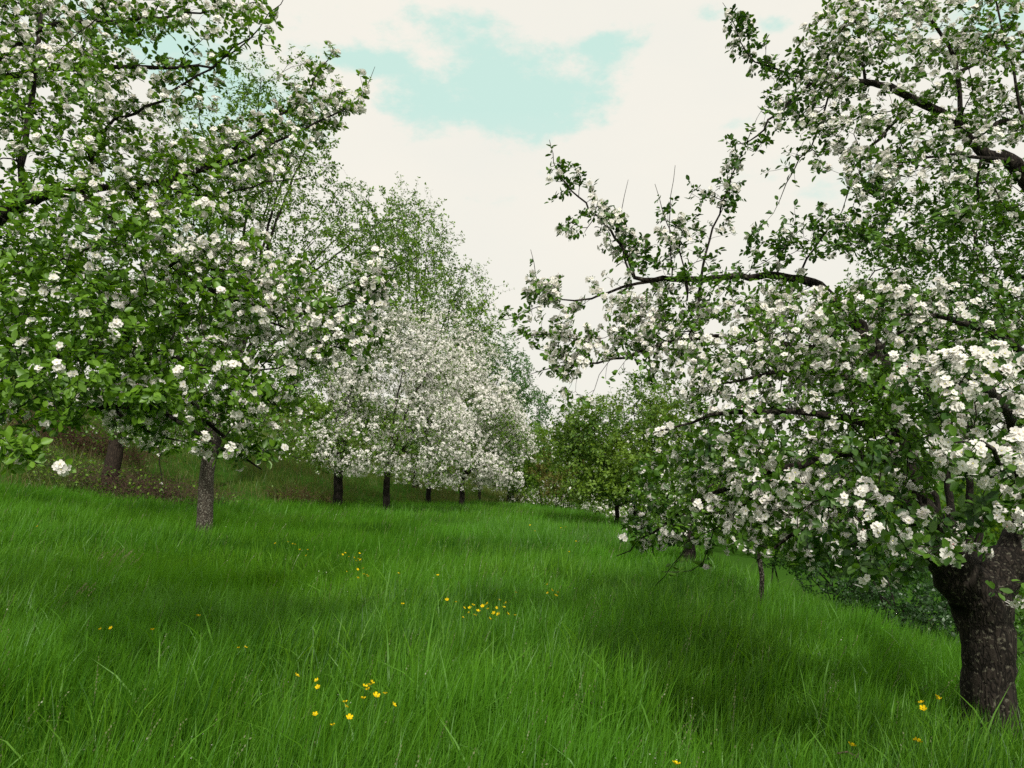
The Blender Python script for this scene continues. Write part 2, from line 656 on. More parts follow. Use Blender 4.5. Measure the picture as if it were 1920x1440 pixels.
def flower_tpl():
    V, Q, T = [], [], []
    for k in range(5):
        a = k * 2 * math.pi / 5
        c, s_ = math.cos(a), math.sin(a)
        pts = [(.05, 0, 0), (.27, -.21, .05), (.27, .21, .05), (.46, -.16, .10), (.46, .16, .10), (.52, 0, .09), (.28, 0, .0)]
        b = len(V)
        for x, y, z in pts:
            V.append((x * c - y * s_, x * s_ + y * c, z))
        Q += [[b, b + 1, b + 3, b + 6], [b, b + 6, b + 4, b + 2], [b + 6, b + 3, b + 5, b + 4]]
    return np.array(V), np.array(Q)


FLW_V, FLW_Q = flower_tpl()
STM_V = np.array([[math.cos(a) * .09, math.sin(a) * .09, .07] for a in np.arange(5) * 2 * math.pi / 5] + [[0, 0, .10]])
STM_T = np.array([[k, (k + 1) % 5, 5] for k in range(5)])
FARF_V = np.array([[0, 0, 0]] + [[math.cos(a) * r, math.sin(a) * r, .1] for a, r in
                                 zip(np.arange(6) * 2 * math.pi / 6, [.5, .34, .52, .3, .48, .36])])
FARF_T = np.array([[0, 1, 2], [0, 3, 4], [0, 5, 6], [0, 2, 3]])
BUD_V = np.array([[0, 0, 0], [.12, 0, .15], [-.06, .1, .15], [-.06, -.1, .15], [0, 0, .34]])
BUD_T = np.array([[0, 2, 1], [0, 3, 2], [0, 1, 3], [1, 2, 4], [2, 3, 4], [3, 1, 4]])


def stamp(TV, pos, Yd, Zd, size):
    """place template so its +Y follows Yd and +Z is near Zd"""
    Yd = norm(Yd)
    X = norm(np.cross(Yd, Zd))
    Z = np.cross(X, Yd)
    B = np.stack([X, Yd, Z], 1)                       # n,3(axis),3
    V = np.einsum('vk,nkj->nvj', TV, B) * np.asarray(size)[:, None, None] + pos[:, None]
    return V.reshape(-1, 3)


def tile(F, n, nv):
    return (F[None] + (np.arange(n) * nv)[:, None, None]).reshape(-1, F.shape[1])


class Tree:
    def __init__(s, cap=60000):
        s.p = np.zeros((cap, 3))
        s.d = np.zeros((cap, 3))
        s.par = np.full(cap, -1, dtype=np.int64)
        s.fix = np.zeros(cap)
        s.lev = np.zeros(cap, dtype=np.int8)
        s.fl = np.zeros(cap)
        s.lf = np.ones(cap)
        s.n = 0
        s.paths = []

    def node(s, p, par, fix=0., lev=0, fl=0., lf=1.):
        i = s.n
        s.p[i] = p
        s.par[i] = par
        dd = p - s.p[par] if par >= 0 else np.array([0, 0, 1.])
        s.d[i] = dd / max(np.linalg.norm(dd), 1e-9)
        s.fix[i] = fix
        s.lev[i] = lev
        s.fl[i] = fl
        s.lf[i] = lf
        s.n += 1
        return i

    def limb(s, pts, rads, parent=None, step=.15, wob=.015):
        """Catmull-Rom through pts; parent None -> nearest existing node to the first point"""
        pts = np.asarray(pts, float)
        rads = np.asarray(rads, float)
        par = -1
        if s.n and parent is None:
            par = int(np.argmin(np.linalg.norm(s.p[:s.n] - pts[0], axis=1)))
            if np.linalg.norm(s.p[par] - pts[0]) > .02:
                pts = np.vstack([s.p[par], pts])
                rads = np.concatenate([[rads[0]], rads])
        q = np.vstack([2 * pts[0] - pts[1], pts, 2 * pts[-1] - pts[-2]])
        out, rr = [], []
        for k in range(1, len(q) - 2):
            L = np.linalg.norm(q[k + 1] - q[k])
            m = max(1, int(math.ceil(L / step)))
            for j in range(m):
                t = j / m
                a, b, c, d = q[k - 1], q[k], q[k + 1], q[k + 2]
                out.append(.5 * ((2 * b) + (-a + c) * t + (2 * a - 5 * b + 4 * c - d) * t * t + (-a + 3 * b - 3 * c + d) * t ** 3))
                rr.append(rads[k - 1] * (1 - t) + rads[k] * t)
        out.append(q[-2])
        rr.append(rads[-1])
        out = np.array(out)
        out[1:-1] += rng.normal(0, wob, (len(out) - 2, 3)) * .6
        ids = []
        i = par
        for k, (pp, r) in enumerate(zip(out, rr)):
            if k == 0 and par >= 0:
                continue
            i = s.node(pp, i, r, 0)
            ids.append(i)
        s.paths.append((par, ids))
        return ids

    def grow(s, att, fl, lf, lev, step, droop=.0, wob=.02, maxd=3., mind=.05, up=.1):
        if not len(att):
            return
        d0 = np.array([np.min(np.sum((s.p[:s.n] - a) ** 2, 1)) for a in att])
        for k in np.argsort(d0):
            a = att[k]
            v = a - s.p[:s.n]
            d = np.sqrt((v * v).sum(1)) + 1e-6
            cs = (v * s.d[:s.n]).sum(1) / d
            cost = d * (1.35 - .5 * cs)
            i = int(np.argmin(cost))
            L = d[i]
            if L < mind or L > maxd:
                continue
            p0 = s.p[i]
            T = s.d[i] * .45 + v[i] / L * .55
            T[2] += up
            c1 = p0 + T * L * .45
            c2 = a - (v[i] / L + np.array([0, 0, -droop])) * L * .3
            m = max(2, int(math.ceil(L / step)))
            par = i
            ids = []
            for j in range(1, m + 1):
                t = j / m
                q = (1 - t) ** 3 * p0 + 3 * (1 - t) ** 2 * t * c1 + 3 * (1 - t) * t * t * c2 + t ** 3 * a
                if j < m:
                    q = q + rng.normal(0, wob * min(L, 1), 3)
                if s.n >= len(s.p) - 2:
                    return
                par = s.node(q, par, 0, lev, fl[k], lf[k])
                ids.append(par)
            s.paths.append((i, ids))

    def radii(s, r0=.0016, e=2.35, gain=.12):
        n = s.n
        acc = np.zeros(n)
        kids = np.zeros(n, dtype=np.int32)
        np.add.at(kids, s.par[:n][s.par[:n] >= 0], 1)
        a0 = r0 ** e
        for i in range(n - 1, -1, -1):
            if kids[i] == 0:
                acc[i] = a0
            acc[i] += a0 * gain
            if s.par[i] >= 0:
                acc[s.par[i]] += acc[i]
        r = acc ** (1 / e)
        f = s.fix[:n]
        s.r = np.where(f > 0, f, r)
        for i in range(n):
            if s.par[i] >= 0 and f[i] == 0:
                s.r[i] = min(s.r[i], s.r[s.par[i]] * .92)
        return s.r

    def tubes(s, rmin=0.0, bark=.0, flare=None):
        V, Q = [], []
        nv = 0
        for par, ids in s.paths:
            if not ids:
                continue
            idx = ([par] if par >= 0 else []) + ids
            pts = s.p[idx]
            r = s.r[idx].copy()
            if par >= 0:
                r[0] = min(r[0], r[1] * 1.15)
            if r.max() < rmin:
                continue
            m = len(idx)
            if m < 2:
                continue
            rm = r.max()
            k = 26 if rm > .12 else 14 if rm > .05 else 8 if rm > .02 else 5 if rm > .007 else 3
            tg = np.gradient(pts, axis=0)
            tg = norm(tg)
            mean = norm(pts[-1] - pts[0] + 1e-6)
            ref = np.eye(3)[np.argmin(np.abs(mean))]
            u = norm(np.cross(tg, ref))
            v = np.cross(tg, u)
            a = np.arange(k) * 2 * np.pi / k
            rr = np.repeat(r[:, None], k, 1)
            if rm > .03:
                P3 = pts[:, None] * np.array([1, 1, .35]) + (np.cos(a)[None, :, None] * u[:, None] + np.sin(a)[None, :, None] * v[:, None]) * rr[..., None]
                nz = vnoise(P3.reshape(-1, 3) * 11, 61).reshape(m, k) * .65 + vnoise(P3.reshape(-1, 3) * 28, 62).reshape(m, k) * .35
                nb = vnoise(pts * 2.2 + 9, 63)[:, None]
                rr = rr * (1 + (nz - .5) * bark) * (1 + (nb - .5) * .09)
            ring = pts[:, None] + (np.cos(a)[None, :, None] * u[:, None] + np.sin(a)[None, :, None] * v[:, None]) * rr[..., None]
            V.append(ring.reshape(-1, 3))
            b = nv + (np.arange(m - 1)[:, None] * k + np.arange(k)[None])
            b2 = nv + (np.arange(m - 1)[:, None] * k + (np.arange(k)[None] + 1) % k)
            Q.append(np.stack([b, b2, b2 + k, b + k], -1).reshape(-1, 4))
            nv += m * k
            # blunt end
            V.append((pts[-1] + tg[-1] * r[-1])[None])
            e = nv - k
            Q.append(np.array([[e + j, e + (j + 1) % k, nv, nv] for j in range(k)])[:, :4])
            nv += 1
        Vv = np.concatenate(V)
        Qq = np.concatenate(Q)
        tri = Qq[:, 2] == Qq[:, 3]
        return Vv, [Qq[~tri], Qq[tri][:, :3]]


def hug_limbs(T, per_m, fl, rlo=.004, rhi=.04, reach=.28, seed=0):
    """short spur twigs all along the thinner limbs"""
    n0 = T.n
    I = np.nonzero((T.lev[:n0] == 0) & (T.fix[:n0] > rlo) & (T.fix[:n0] < rhi) & (T.par[:n0] >= 0))[0]
    L = np.linalg.norm(T.p[I] - T.p[T.par[I]], axis=1)
    m = rng.poisson(L * per_m)
    J = np.repeat(I, m)
    off = rng.normal(0, 1, (len(J), 3)) + np.array([0, 0, .5])
    a = T.p[J] + norm(off) * rng.uniform(.06, reach, (len(J), 1))
    T.grow(a, np.full(len(a), fl), np.ones(len(a)), 3, .06, 0, .02, maxd=.6, mind=.03)


def finish_tree(T, name, label, cat, base, bark_m, leaf_m, spur_p=.6, leaves=(3, 6), leaf=.05, far=False, fsize=.043, fl_n=(3, 6),
                bark=.25, rmin=0., group=None, rspur=.012, center=None, down=.0, budp=.06, tint_mu=.45, r0=.0016, gain=.12, e=2.35):
    base = np.asarray(base, float)
    root = thing(name, label, cat, tuple(base), group)
    T.radii(r0, e, gain)
    V, F = T.tubes(rmin, bark)
    mesh_np('trunk', V - base, F, [bark_m], root, smooth=True)
    n = T.n
    kids = np.zeros(n, dtype=np.int32)
    np.add.at(kids, T.par[:n][T.par[:n] >= 0], 1)
    tip = kids == 0
    ok = ((T.r < rspur) & (T.lev[:n] > 0) & (T.lf[:n] > 0)) | ((T.lev[:n] == 0) & (T.fix[:n] > 0) & (T.fix[:n] < .0065) & (~tip) & (not far))
    sel = ok & (tip | (rng.uniform(0, 1, n) < spur_p * np.minimum(T.lf[:n], 1.5)))
    I = np.nonzero(sel)[0]
    if center is None:
        center = T.p[I].mean(0) - np.array([0, 0, .5])
    p = T.p[I]
    out = norm(p - center)
    D = norm(T.d[I] * .6 + rng.normal(0, .55, (len(I), 3)) + out * .35 + np.array([0, 0, .35]))
    # leaves
    nl = rng.integers(leaves[0], leaves[1] + 1, len(I))
    J = np.repeat(np.arange(len(I)), nl)
    m = len(J)
    a = rng.uniform(0, 2 * np.pi, m)
    ref = norm(np.cross(D[J], rng.normal(0, 1, (m, 3))))
    ref2 = np.cross(D[J], ref)
    rad = np.cos(a)[:, None] * ref + np.sin(a)[:, None] * ref2
    Yd = norm(rad + D[J] * rng.uniform(.1, .9, m)[:, None] + np.array([0, 0, -.15 - down]))
    Zd = norm(D[J] + np.array([0, 0, .6]) + rng.normal(0, .35, (m, 3)))
    size = leaf * rng.uniform(.55, 1.25, m)
    pos = p[J] + Yd * (size * .22)[:, None] + rng.normal(0, leaf * .15, (m, 3))
    TV, TT = (FAR_V, FAR_T) if far else (LEAF_V, LEAF_T)
    LV = stamp(TV, pos, Yd, Zd, size)
    FF = [tile(TT, m, len(TV))]
    if not far:
        FF.append(tile(LEAF_Q, m, len(TV)))
    pt = vnoise(p[J] * 1.1, 71)
    tint = np.clip(tint_mu + (pt - .5) * .8 + rng.normal(0, .2, m) + tip[I][J] * .12, 0, 1)
    crown = mesh_np('crown', LV - base, FF, [leaf_m], root, tint=np.repeat(tint, len(TV)))
    # blossom
    fp = rng.uniform(0, 1, len(I)) < T.fl[I] * (-.35 + 1.75 * vnoise(p * (2.2 if not far else .9), 81))
    K = np.nonzero(fp)[0]
    if len(K):
        nf = rng.integers(fl_n[0], fl_n[1] + 1, len(K))
        J = np.repeat(K, nf)
        m = len(J)
        d = norm(D[J] + out[J] * .3 + rng.normal(0, .65, (m, 3)))
        sz = fsize * rng.uniform(.75, 1.15, m)
        spread = fsize * (1.0 if not far else 1.3)
        pos = p[J] + D[J] * (.3 * spread) + d * (spread * rng.uniform(.35, 1.1, m))[:, None]
        side = norm(np.cross(d, rng.normal(0, 1, (m, 3))))
        tint = np.clip(rng.normal(.65, .3, m), 0, 1)
        if far:
            BV = stamp(FARF_V, pos, side, d, sz)
            mesh_np('blossom', BV - base, [tile(FARF_T, m, len(FARF_V))], [M_PETAL], crown, tint=np.repeat(tint, len(FARF_V)))
        else:
            isb = rng.uniform(0, 1, m) < budp
            f = ~isb
            nfw = int(f.sum())
            A1 = stamp(FLW_V, pos[f], side[f], d[f], sz[f])
            A2 = stamp(STM_V, pos[f], side[f], d[f], sz[f])
            A3 = stamp(BUD_V, pos[isb], side[isb], d[isb], sz[isb] * .9)
            Vv = np.concatenate([A1, A2, A3])
            n1, n2 = len(A1), len(A2)
            q = tile(FLW_Q, nfw, len(FLW_V))
            t1 = tile(STM_T, nfw, len(STM_V)) + n1
            t2 = tile(BUD_T, int(isb.sum()), len(BUD_V)) + n1 + n2
            mi = np.concatenate([np.zeros(len(q)), np.ones(len(t1)), np.full(len(t2), 2)])
            tt = np.concatenate([np.repeat(tint[f], len(FLW_V)), np.repeat(tint[f], len(STM_V)), np.repeat(tint[isb], len(BUD_V))])
            fs = [q, t1] + ([t2] if len(t2) else [])
            mesh_np('blossom', Vv - base, fs, [M_PETAL, M_STAMEN, M_BUD], crown, mat_idx=mi, tint=tt)
    print('TREE', name, 'nodes', T.n, 'spurs', len(I), 'clusters', len(K))
    return root


def blob_pts(blobs, dens=1.0):
    """(px,py,rx,ry,Y0,Y1,n,flower,leafiness) -> attractors"""
    A, Fl, Lf = [], [], []
    for px, py, rx, ry, y0, y1, n, fl, lf in blobs:
        n = int(n * dens)
        k = 0
        while k < n:
            a, b, c = rng.uniform(-1, 1, 3)
            if a * a + b * b + c * c * .6 > 1:
                continue
            Y = (y0 + y1) / 2 + c * (y1 - y0) / 2
            q = P(px + a * rx, py + b * ry, Y)
            if vnoise((q * 1.6)[None], 91)[0] < .34 + rng.uniform(-.12, .06):
                continue
            A.append(q)
            Fl.append(fl)
            Lf.append(lf)
            k += 1
    return np.array(A), np.array(Fl), np.array(Lf)


def grow3(T, A, Fl, Lf, step, droop, f1=.05, f2=.25, maxd=3., up=.1):
    n = len(A)
    perm = rng.permutation(n)
    a = int(n * f1)
    b = int(n * f2)
    for lo, hi, lev, st, mind in ((0, a, 1, step * 1.6, .15), (a, b, 2, step * 1.2, .1), (b, n, 3, step, .04)):
        k = perm[lo:hi]
        T.grow(A[k], Fl[k], Lf[k], lev, st, droop, .02 if lev < 3 else .03, maxd=maxd if lev < 3 else maxd * .6, mind=mind, up=up)


def pl(pts, Y=None):
    return [P(q[0], q[1], q[2] if len(q) > 2 else Y) for q in pts]


build_grass()


# ---- the big tree whose limbs reach in from beyond the frame
def tree_A():
    T = Tree()
    bx, by = -5.7, 6.6
    bz = g1(bx, by) - .1
    T.limb([(bx, by, bz), (bx + .05, by, bz + .8), (bx + .15, by - .05, bz + 1.6), (bx + .3, by - .1, bz + 2.2)], [.27, .22, .2, .19])
    top = np.array([bx + .3, by - .1, bz + 2.2])
    L = T.limb
    fork = len(T.p)
    L([top, P(-120, 640, 6.4), P(20, 668, 6.1), P(100, 668, 5.9), P(173, 663, 5.8), P(250, 667, 5.7), P(320, 715, 5.6), P(367, 763, 5.5), P(430, 830, 5.4), P(490, 880, 5.3)],
      [.12, .09, .06, .045, .036, .03, .024, .018, .012, .005])
    L([P(160, 664, 5.8), P(213, 640, 5.8), P(333, 673, 5.7), P(420, 700, 5.5), P(520, 760, 5.4)], [.03, .026, .02, .014, .006])
    L([top, P(-60, 740, 6.0), P(100, 760, 5.5), P(253, 767, 5.2), P(350, 797, 5.0), P(430, 850, 5.0)], [.06, .03, .02, .016, .012, .004])
    L([P(213, 768, 5.3), P(255, 795, 5.2), P(300, 823, 5.1), P(345, 828, 5.1)], [.014, .01, .007, .004])
    L([top, P(-140, 480, 6.6), P(-40, 430, 6.3), P(37, 383, 6.1), P(93, 365, 6.0), P(150, 368, 6.0), P(187, 398, 5.9), P(250, 430, 5.8), P(317, 467, 5.7), P(400, 500, 5.7), P(500, 520, 5.6)],
      [.12, .09, .075, .06, .045, .036, .03, .024, .02, .014, .005])
    L([P(37, 383, 6.1), P(43, 333, 6.1), P(53, 217, 6.1), P(77, 33, 6.2), P(90, -80, 6.3)], [.035, .028, .024, .018, .008])
    L([P(100, 363, 6.0), P(200, 353, 6.1), P(250, 350, 6.1), P(333, 333, 6.2), P(383, 313, 6.2), P(417, 293, 6.3), P(483, 247, 6.4), P(567, 183, 6.5), P(600, 130, 6.6), P(627, 90, 6.6)],
      [.035, .032, .030, .026, .023, .02, .015, .009, .006, .003])
    L([P(367, 322, 6.2), P(467, 293, 6.2), P(567, 243, 6.3), P(640, 205, 6.3), P(680, 180, 6.4), P(703, 125, 6.4)], [.018, .014, .01, .007, .004, .002])
    L([P(300, 343, 6.1), P(383, 367, 6.0), P(500, 343, 5.9), P(580, 330, 5.9)], [.012, .010, .006, .003])
    L([top, P(-160, 300, 6.6), P(-60, 180, 6.2), P(30, 137, 6.0), P(100, 130, 5.9), P(233, 123, 5.9), P(397, 123, 5.9), P(440, 90, 5.9), P(470, 70, 5.9), P(490, 48, 5.9)],
      [.09, .06, .04, .026, .022, .017, .010, .007, .005, .003])
    L([P(170, 300, 6.0), P(200, 240, 6.0), P(233, 220, 5.9), P(300, 187, 5.9), P(393, 127, 5.9), P(467, 77, 6.0), P(523, 7, 6.0), P(550, -30, 6.0)], [.014, .013, .013, .012, .009, .006, .004, .002])
    L([P(-60, 180, 6.2), P(60, 60, 6.0), P(177, 37, 5.9), P(247, 40, 5.8), P(327, 27, 5.8), P(400, 17, 5.8), P(483, 3, 5.8)], [.03, .02, .016, .013, .010, .007, .003])
    L([P(247, 80, 5.9), P(300, 7, 5.9), P(320, -60, 5.9)], [.007, .005, .003])
    L([P(320, 500, 5.7), P(430, 560, 5.6), P(530, 582, 5.5), P(640, 573, 5.4), P(673, 563, 5.4), P(735, 520, 5.4), P(757, 475, 5.4)], [.018, .014, .011, .008, .006, .004, .002])
    L([P(430, 560, 5.6), P(520, 610, 5.4), P(600, 640, 5.3), P(680, 670, 5.3)], [.010, .008, .006, .003])
    L([P(430, 700, 5.5), P(520, 690, 5.4), P(600, 660, 5.3)], [.008, .006, .003])
    L([P(-60, 740, 6.0), P(-20, 800, 4.6), P(30, 850, 4.2), P(85, 872, 4.0)], [.02, .0039, .003, .002])
    B = [  # px py rx ry Y0 Y1 n flower leafy
        (90, 60, 220, 110, 5.0, 7.2, 120, .6, 1), (330, 30, 200, 45, 5.5, 6.4, 55, .75, .9), (490, 60, 40, 60, 5.7, 6.2, 10, .6, .8),
        (60, 200, 200, 130, 4.8, 7.4, 150, .6, 1), (250, 130, 170, 32, 5.7, 6.2, 36, .8, .8), (400, 125, 55, 32, 5.8, 6.1, 14, .9, .8),
        (290, 200, 120, 40, 5.6, 6.3, 26, .7, .8), (170, 290, 130, 70, 5.4, 6.8, 42, .6, 1),
        (340, 310, 160, 90, 5.3, 7.2, 75, .6, 1), (480, 270, 110, 60, 5.9, 6.9, 50, .55, .8), (590, 190, 55, 55, 6.3, 6.7, 16, .55, .8),
        (645, 205, 35, 35, 6.2, 6.5, 10, .7, 1),
        (-200, 200, 260, 250, 4.5, 8.5, 110, .4, 1), (-350, 550, 260, 300, 4.5, 9, 120, .3, 1),
        (80, 430, 260, 110, 4.3, 7.5, 230, .3, 1.2), (300, 430, 220, 80, 5.0, 7.0, 130, .5, 1), (430, 500, 150, 50, 5.0, 6.4, 90, .9, .9),
        (80, 590, 260, 110, 4.2, 7.2, 300, .09, 1.3), (330, 580, 200, 90, 4.8, 6.8, 190, .5, 1), (520, 570, 130, 70, 4.9, 6.2, 100, .85, .9),
        (690, 540, 50, 45, 5.2, 5.6, 20, .9, .7), (620, 640, 100, 60, 5.0, 5.8, 60, .75, .8),
        (100, 730, 240, 80, 4.0, 6.4, 190, .08, 1.3), (350, 720, 160, 80, 4.6, 6.0, 120, .25, 1.1), (480, 730, 90, 80, 4.9, 5.8, 46, .35, 1),
        (470, 830, 60, 45, 5.0, 5.5, 14, .3, 1), (30, 850, 55, 40, 3.9, 4.4, 14, .1, 1), (108, 872, 10, 8, 3.9, 4.05, 1, 1., 1),
        (300, 800, 90, 30, 4.9, 5.5, 16, .2, 1)]
    A, Fl, Lf = blob_pts(B, 1.6)
    hug_limbs(T, 11, 1.7)
    grow3(T, A, np.where(Fl > .45, Fl * 1.9, Fl * 1.1), Lf, .075, .1, .04, .22, 2.2)
    finish_tree(T, 'apple_tree', 'big apple tree reaching over the meadow, fresh green leaves, white blossom on its outer branches',
                'tree', (bx, by, bz + .1), M_BARK_DARK, M_LEAF, spur_p=.62, leaves=(4, 7), leaf=.058, fsize=.046, fl_n=(5, 9), tint_mu=.5)


# ---- the big tree with the forked trunk
def tree_B():
    T = Tree()
    b = P(1862, 1418, 5.3)
    bz = g1(b[0], b[1]) - .1
    base = np.array([b[0], b[1], bz])
    k = 5.3 / FPX
    T.limb([base, P(1862, 1380, 5.3), P(1855, 1290, 5.3), P(1852, 1220, 5.3), P(1842, 1150, 5.3), P(1832, 1110, 5.3)],
           [60 * k, 49 * k, 43 * k, 42 * k, 46 * k, 50 * k], step=.07)
    L = T.limb
    F0 = P(1832, 1112, 5.3)
    L([F0, P(1795, 1080, 5.3), P(1760, 1020, 5.25), P(1730, 960, 5.2), P(1700, 880, 5.2), P(1680, 780, 5.3), P(1650, 680, 5.5), P(1600, 600, 5.7), P(1540, 540, 5.9), P(1500, 522, 6.0),
       P(1440, 516, 6.0), P(1370, 519, 6.0), P(1300, 521, 6.0), P(1230, 526, 6.0), P(1190, 518, 6.0), P(1172, 470, 6.0), P(1135, 420, 6.0), P(1085, 370, 6.0), P(1045, 320, 6.0), P(1030, 262, 6.0)],
      [48 * k, 40 * k, 33 * k, 28 * k, 24 * k, .075, .065, .05, .041, .036, .031, .027, .023, .019, .016, .013, .010, .007, .004, .002], step=.09)
    L([F0, P(1870, 1080, 5.35), P(1910, 1030, 5.4), P(1960, 940, 5.5), P(2000, 800, 5.7), P(2010, 600, 5.9), P(1975, 430, 6.0), P(1920, 330, 6.0), P(1890, 300, 6.0), P(1850, 288, 6.0), P(1790, 232, 6.0),
       P(1720, 190, 6.0), P(1650, 160, 6.0), P(1590, 151, 6.0), P(1530, 156, 6.0), P(1480, 190, 6.0), P(1430, 240, 6.0), P(1400, 270, 6.0), P(1372, 264, 6.0)],
      [42 * k, 40 * k, 36 * k, 30 * k, .10, .085, .075, .068, .06, .05, .038, .032, .027, .022, .016, .012, .008, .005, .002], step=.09)
    L([P(1540, 156, 6.0), P(1465, 130, 6.0), P(1415, 115, 6.0), P(1390, 80, 6.0), P(1370, 30, 6.0), P(1355, 5, 6.0)], [.012, .009, .007, .005, .003, .002])
    L([P(1700, 185, 6.0), P(1665, 240, 5.9), P(1620, 290, 5.8), P(1590, 335, 5.8)], [.018, .014, .010, .004])
    L([P(1560, 155, 6.0), P(1530, 250, 5.9), P(1490, 320, 5.9), P(1450, 400, 5.9)], [.010, .007, .005, .002])
    L([P(1625, 155, 6.0), P(1612, 80, 6.1), P(1600, 20, 6.1), P(1590, -40, 6.1)], [.014, .011, .009, .004])
    L([P(1545, 155, 6.0), P(1550, 100, 6.0), P(1590, 40, 6.0), P(1610, -20, 6.0)], [.010, .008, .006, .003])
    L([P(1800, 235, 6.0), P(1792, 110, 6.0), P(1745, 40, 6.0), P(1690, 5, 6.0)], [.022, .017, .012, .006])
    L([P(1940, 350, 6.0), P(1915, 200, 6.0), P(1885, 80, 6.0), P(1868, 0, 6.0), P(1860, -60, 6.0)], [.016, .013, .010, .008, .005])
    L([P(1830, 262, 6.0), P(1870, 230, 6.2), P(1960, 225, 6.4)], [.02, .018, .01])
    L([P(1790, 140, 6.1), P(1860, 110, 6.2), P(1930, 90, 6.3)], [.018, .014, .008])
    L([P(1905, 305, 6.0), P(1800, 290, 5.8), P(1700, 300, 5.7), P(1640, 320, 5.6)], [.02, .013, .009, .004])
    # the limb below and its hangers
    L([P(1650, 680, 5.5), P(1560, 660, 5.5), P(1433, 638, 5.6), P(1370, 633, 5.6), P(1280, 638, 5.7), P(1173, 667, 5.7), P(1123, 680, 5.7), P(1050, 688, 5.8), P(990, 703, 5.8)],
      [.035, .028, .022, .019, .015, .010, .008, .005, .002])
    L([P(1280, 521, 6.0), P(1225, 527, 6.0), P(1140, 547, 6.0), P(1107, 560, 6.0), P(1050, 560, 6.0), P(1010, 535, 6.0), P(995, 468, 6.0)], [.016, .014, .011, .009, .006, .004, .002])
    L([P(1050, 560, 6.0), P(1000, 580, 6.0), P(945, 600, 6.0)], [.006, .004, .002])
    L([P(1100, 640, 5.8), P(1020, 625, 5.8), P(960, 640, 5.8)], [.006, .004, .002])
    L([P(1187, 523, 6.0), P(1170, 480, 6.1), P(1165, 440, 6.1)], [.010, .008, .005])
    L([P(1315, 521, 6.0), P(1325, 470, 6.0), P(1347, 407, 6.0), P(1370, 330, 6.0), P(1400, 275, 6.0), P(1420, 220, 6.0)], [.012, .010, .008, .006, .004, .002])
    L([P(1290, 560, 5.9), P(1280, 480, 5.9), P(1250, 420, 5.9), P(1228, 345, 5.9)], [.008, .006, .004, .002])
    L([P(1260, 525, 5.9), P(1255, 420, 5.9), P(1266, 310, 5.9)], [.007, .004, .002])
    L([P(1150, 450, 6.0), P(1165, 400, 6.0), P(1178, 337, 6.0)], [.006, .004, .002])
    L([P(1313, 525, 6.0), P(1310, 580, 5.9), P(1285, 640, 5.8)], [.012, .010, .006])
    L([P(1420, 640, 5.6), P(1436, 700, 5.5), P(1455, 760, 5.4)], [.012, .010, .006])
    # down and forward
    L([P(1700, 880, 5.2), P(1600, 850, 4.9), P(1500, 870, 4.7), P(1400, 900, 4.9), P(1300, 950, 5.2), P(1220, 1000, 5.5), P(1155, 1043, 5.7)], [.04, .03, .024, .018, .013, .008, .003])
    L([P(1480, 880, 4.8), P(1400, 940, 4.9), P(1345, 990, 5.0), P(1290, 1015, 5.0), P(1265, 1060, 5.1), P(1228, 1098, 5.2)], [.012, .009, .0039, .0037, .003, .002])
    L([P(1400, 900, 4.9), P(1350, 960, 5.0), P(1330, 1030, 5.0), P(1295, 1066, 5.0), P(1240, 1072, 5.0)], [.009, .0039, .0037, .003, .002])
    L([P(1730, 960, 5.2), P(1650, 930, 4.6), P(1560, 960, 4.2), P(1480, 1010, 4.1), P(1420, 1050, 4.2)], [.035, .025, .016, .010, .004])
    L([P(1690, 820, 5.3), P(1560, 780, 4.8), P(1420, 770, 4.6), P(1300, 790, 4.8), P(1225, 812, 4.9)], [.035, .025, .016, .010, .004])
    L([P(1665, 740, 5.4), P(1560, 700, 5.2), P(1450, 700, 5.0), P(1350, 720, 5.0)], [.03, .02, .013, .006])
    L([P(1960, 940, 5.5), P(1900, 800, 4.4), P(1860, 740, 3.7), P(1800, 720, 3.3)], [.05, .03, .018, .008])
    L([P(1990, 860, 5.6), P(1930, 900, 3.9), P(1880, 860, 3.0), P(1830, 830, 2.8), P(1790, 830, 2.7)], [.03, .018, .010, .006, .003])
    L([P(1970, 950, 4.6), P(1960, 1080, 3.2), P(1900, 1090, 3.0), P(1850, 1125, 2.9)], [.02, .0039, .003, .002])
    L([P(1760, 1020, 5.2), P(1790, 1000, 4.4), P(1780, 1010, 3.7), P(1750, 1030, 3.3), P(1700, 1030, 3.1)], [.02, .0039, .0037, .003, .002])
    L([P(1990, 720, 5.8), P(1880, 640, 5.2), P(1780, 600, 4.8), P(1690, 590, 4.5)], [.05, .03, .018, .007])
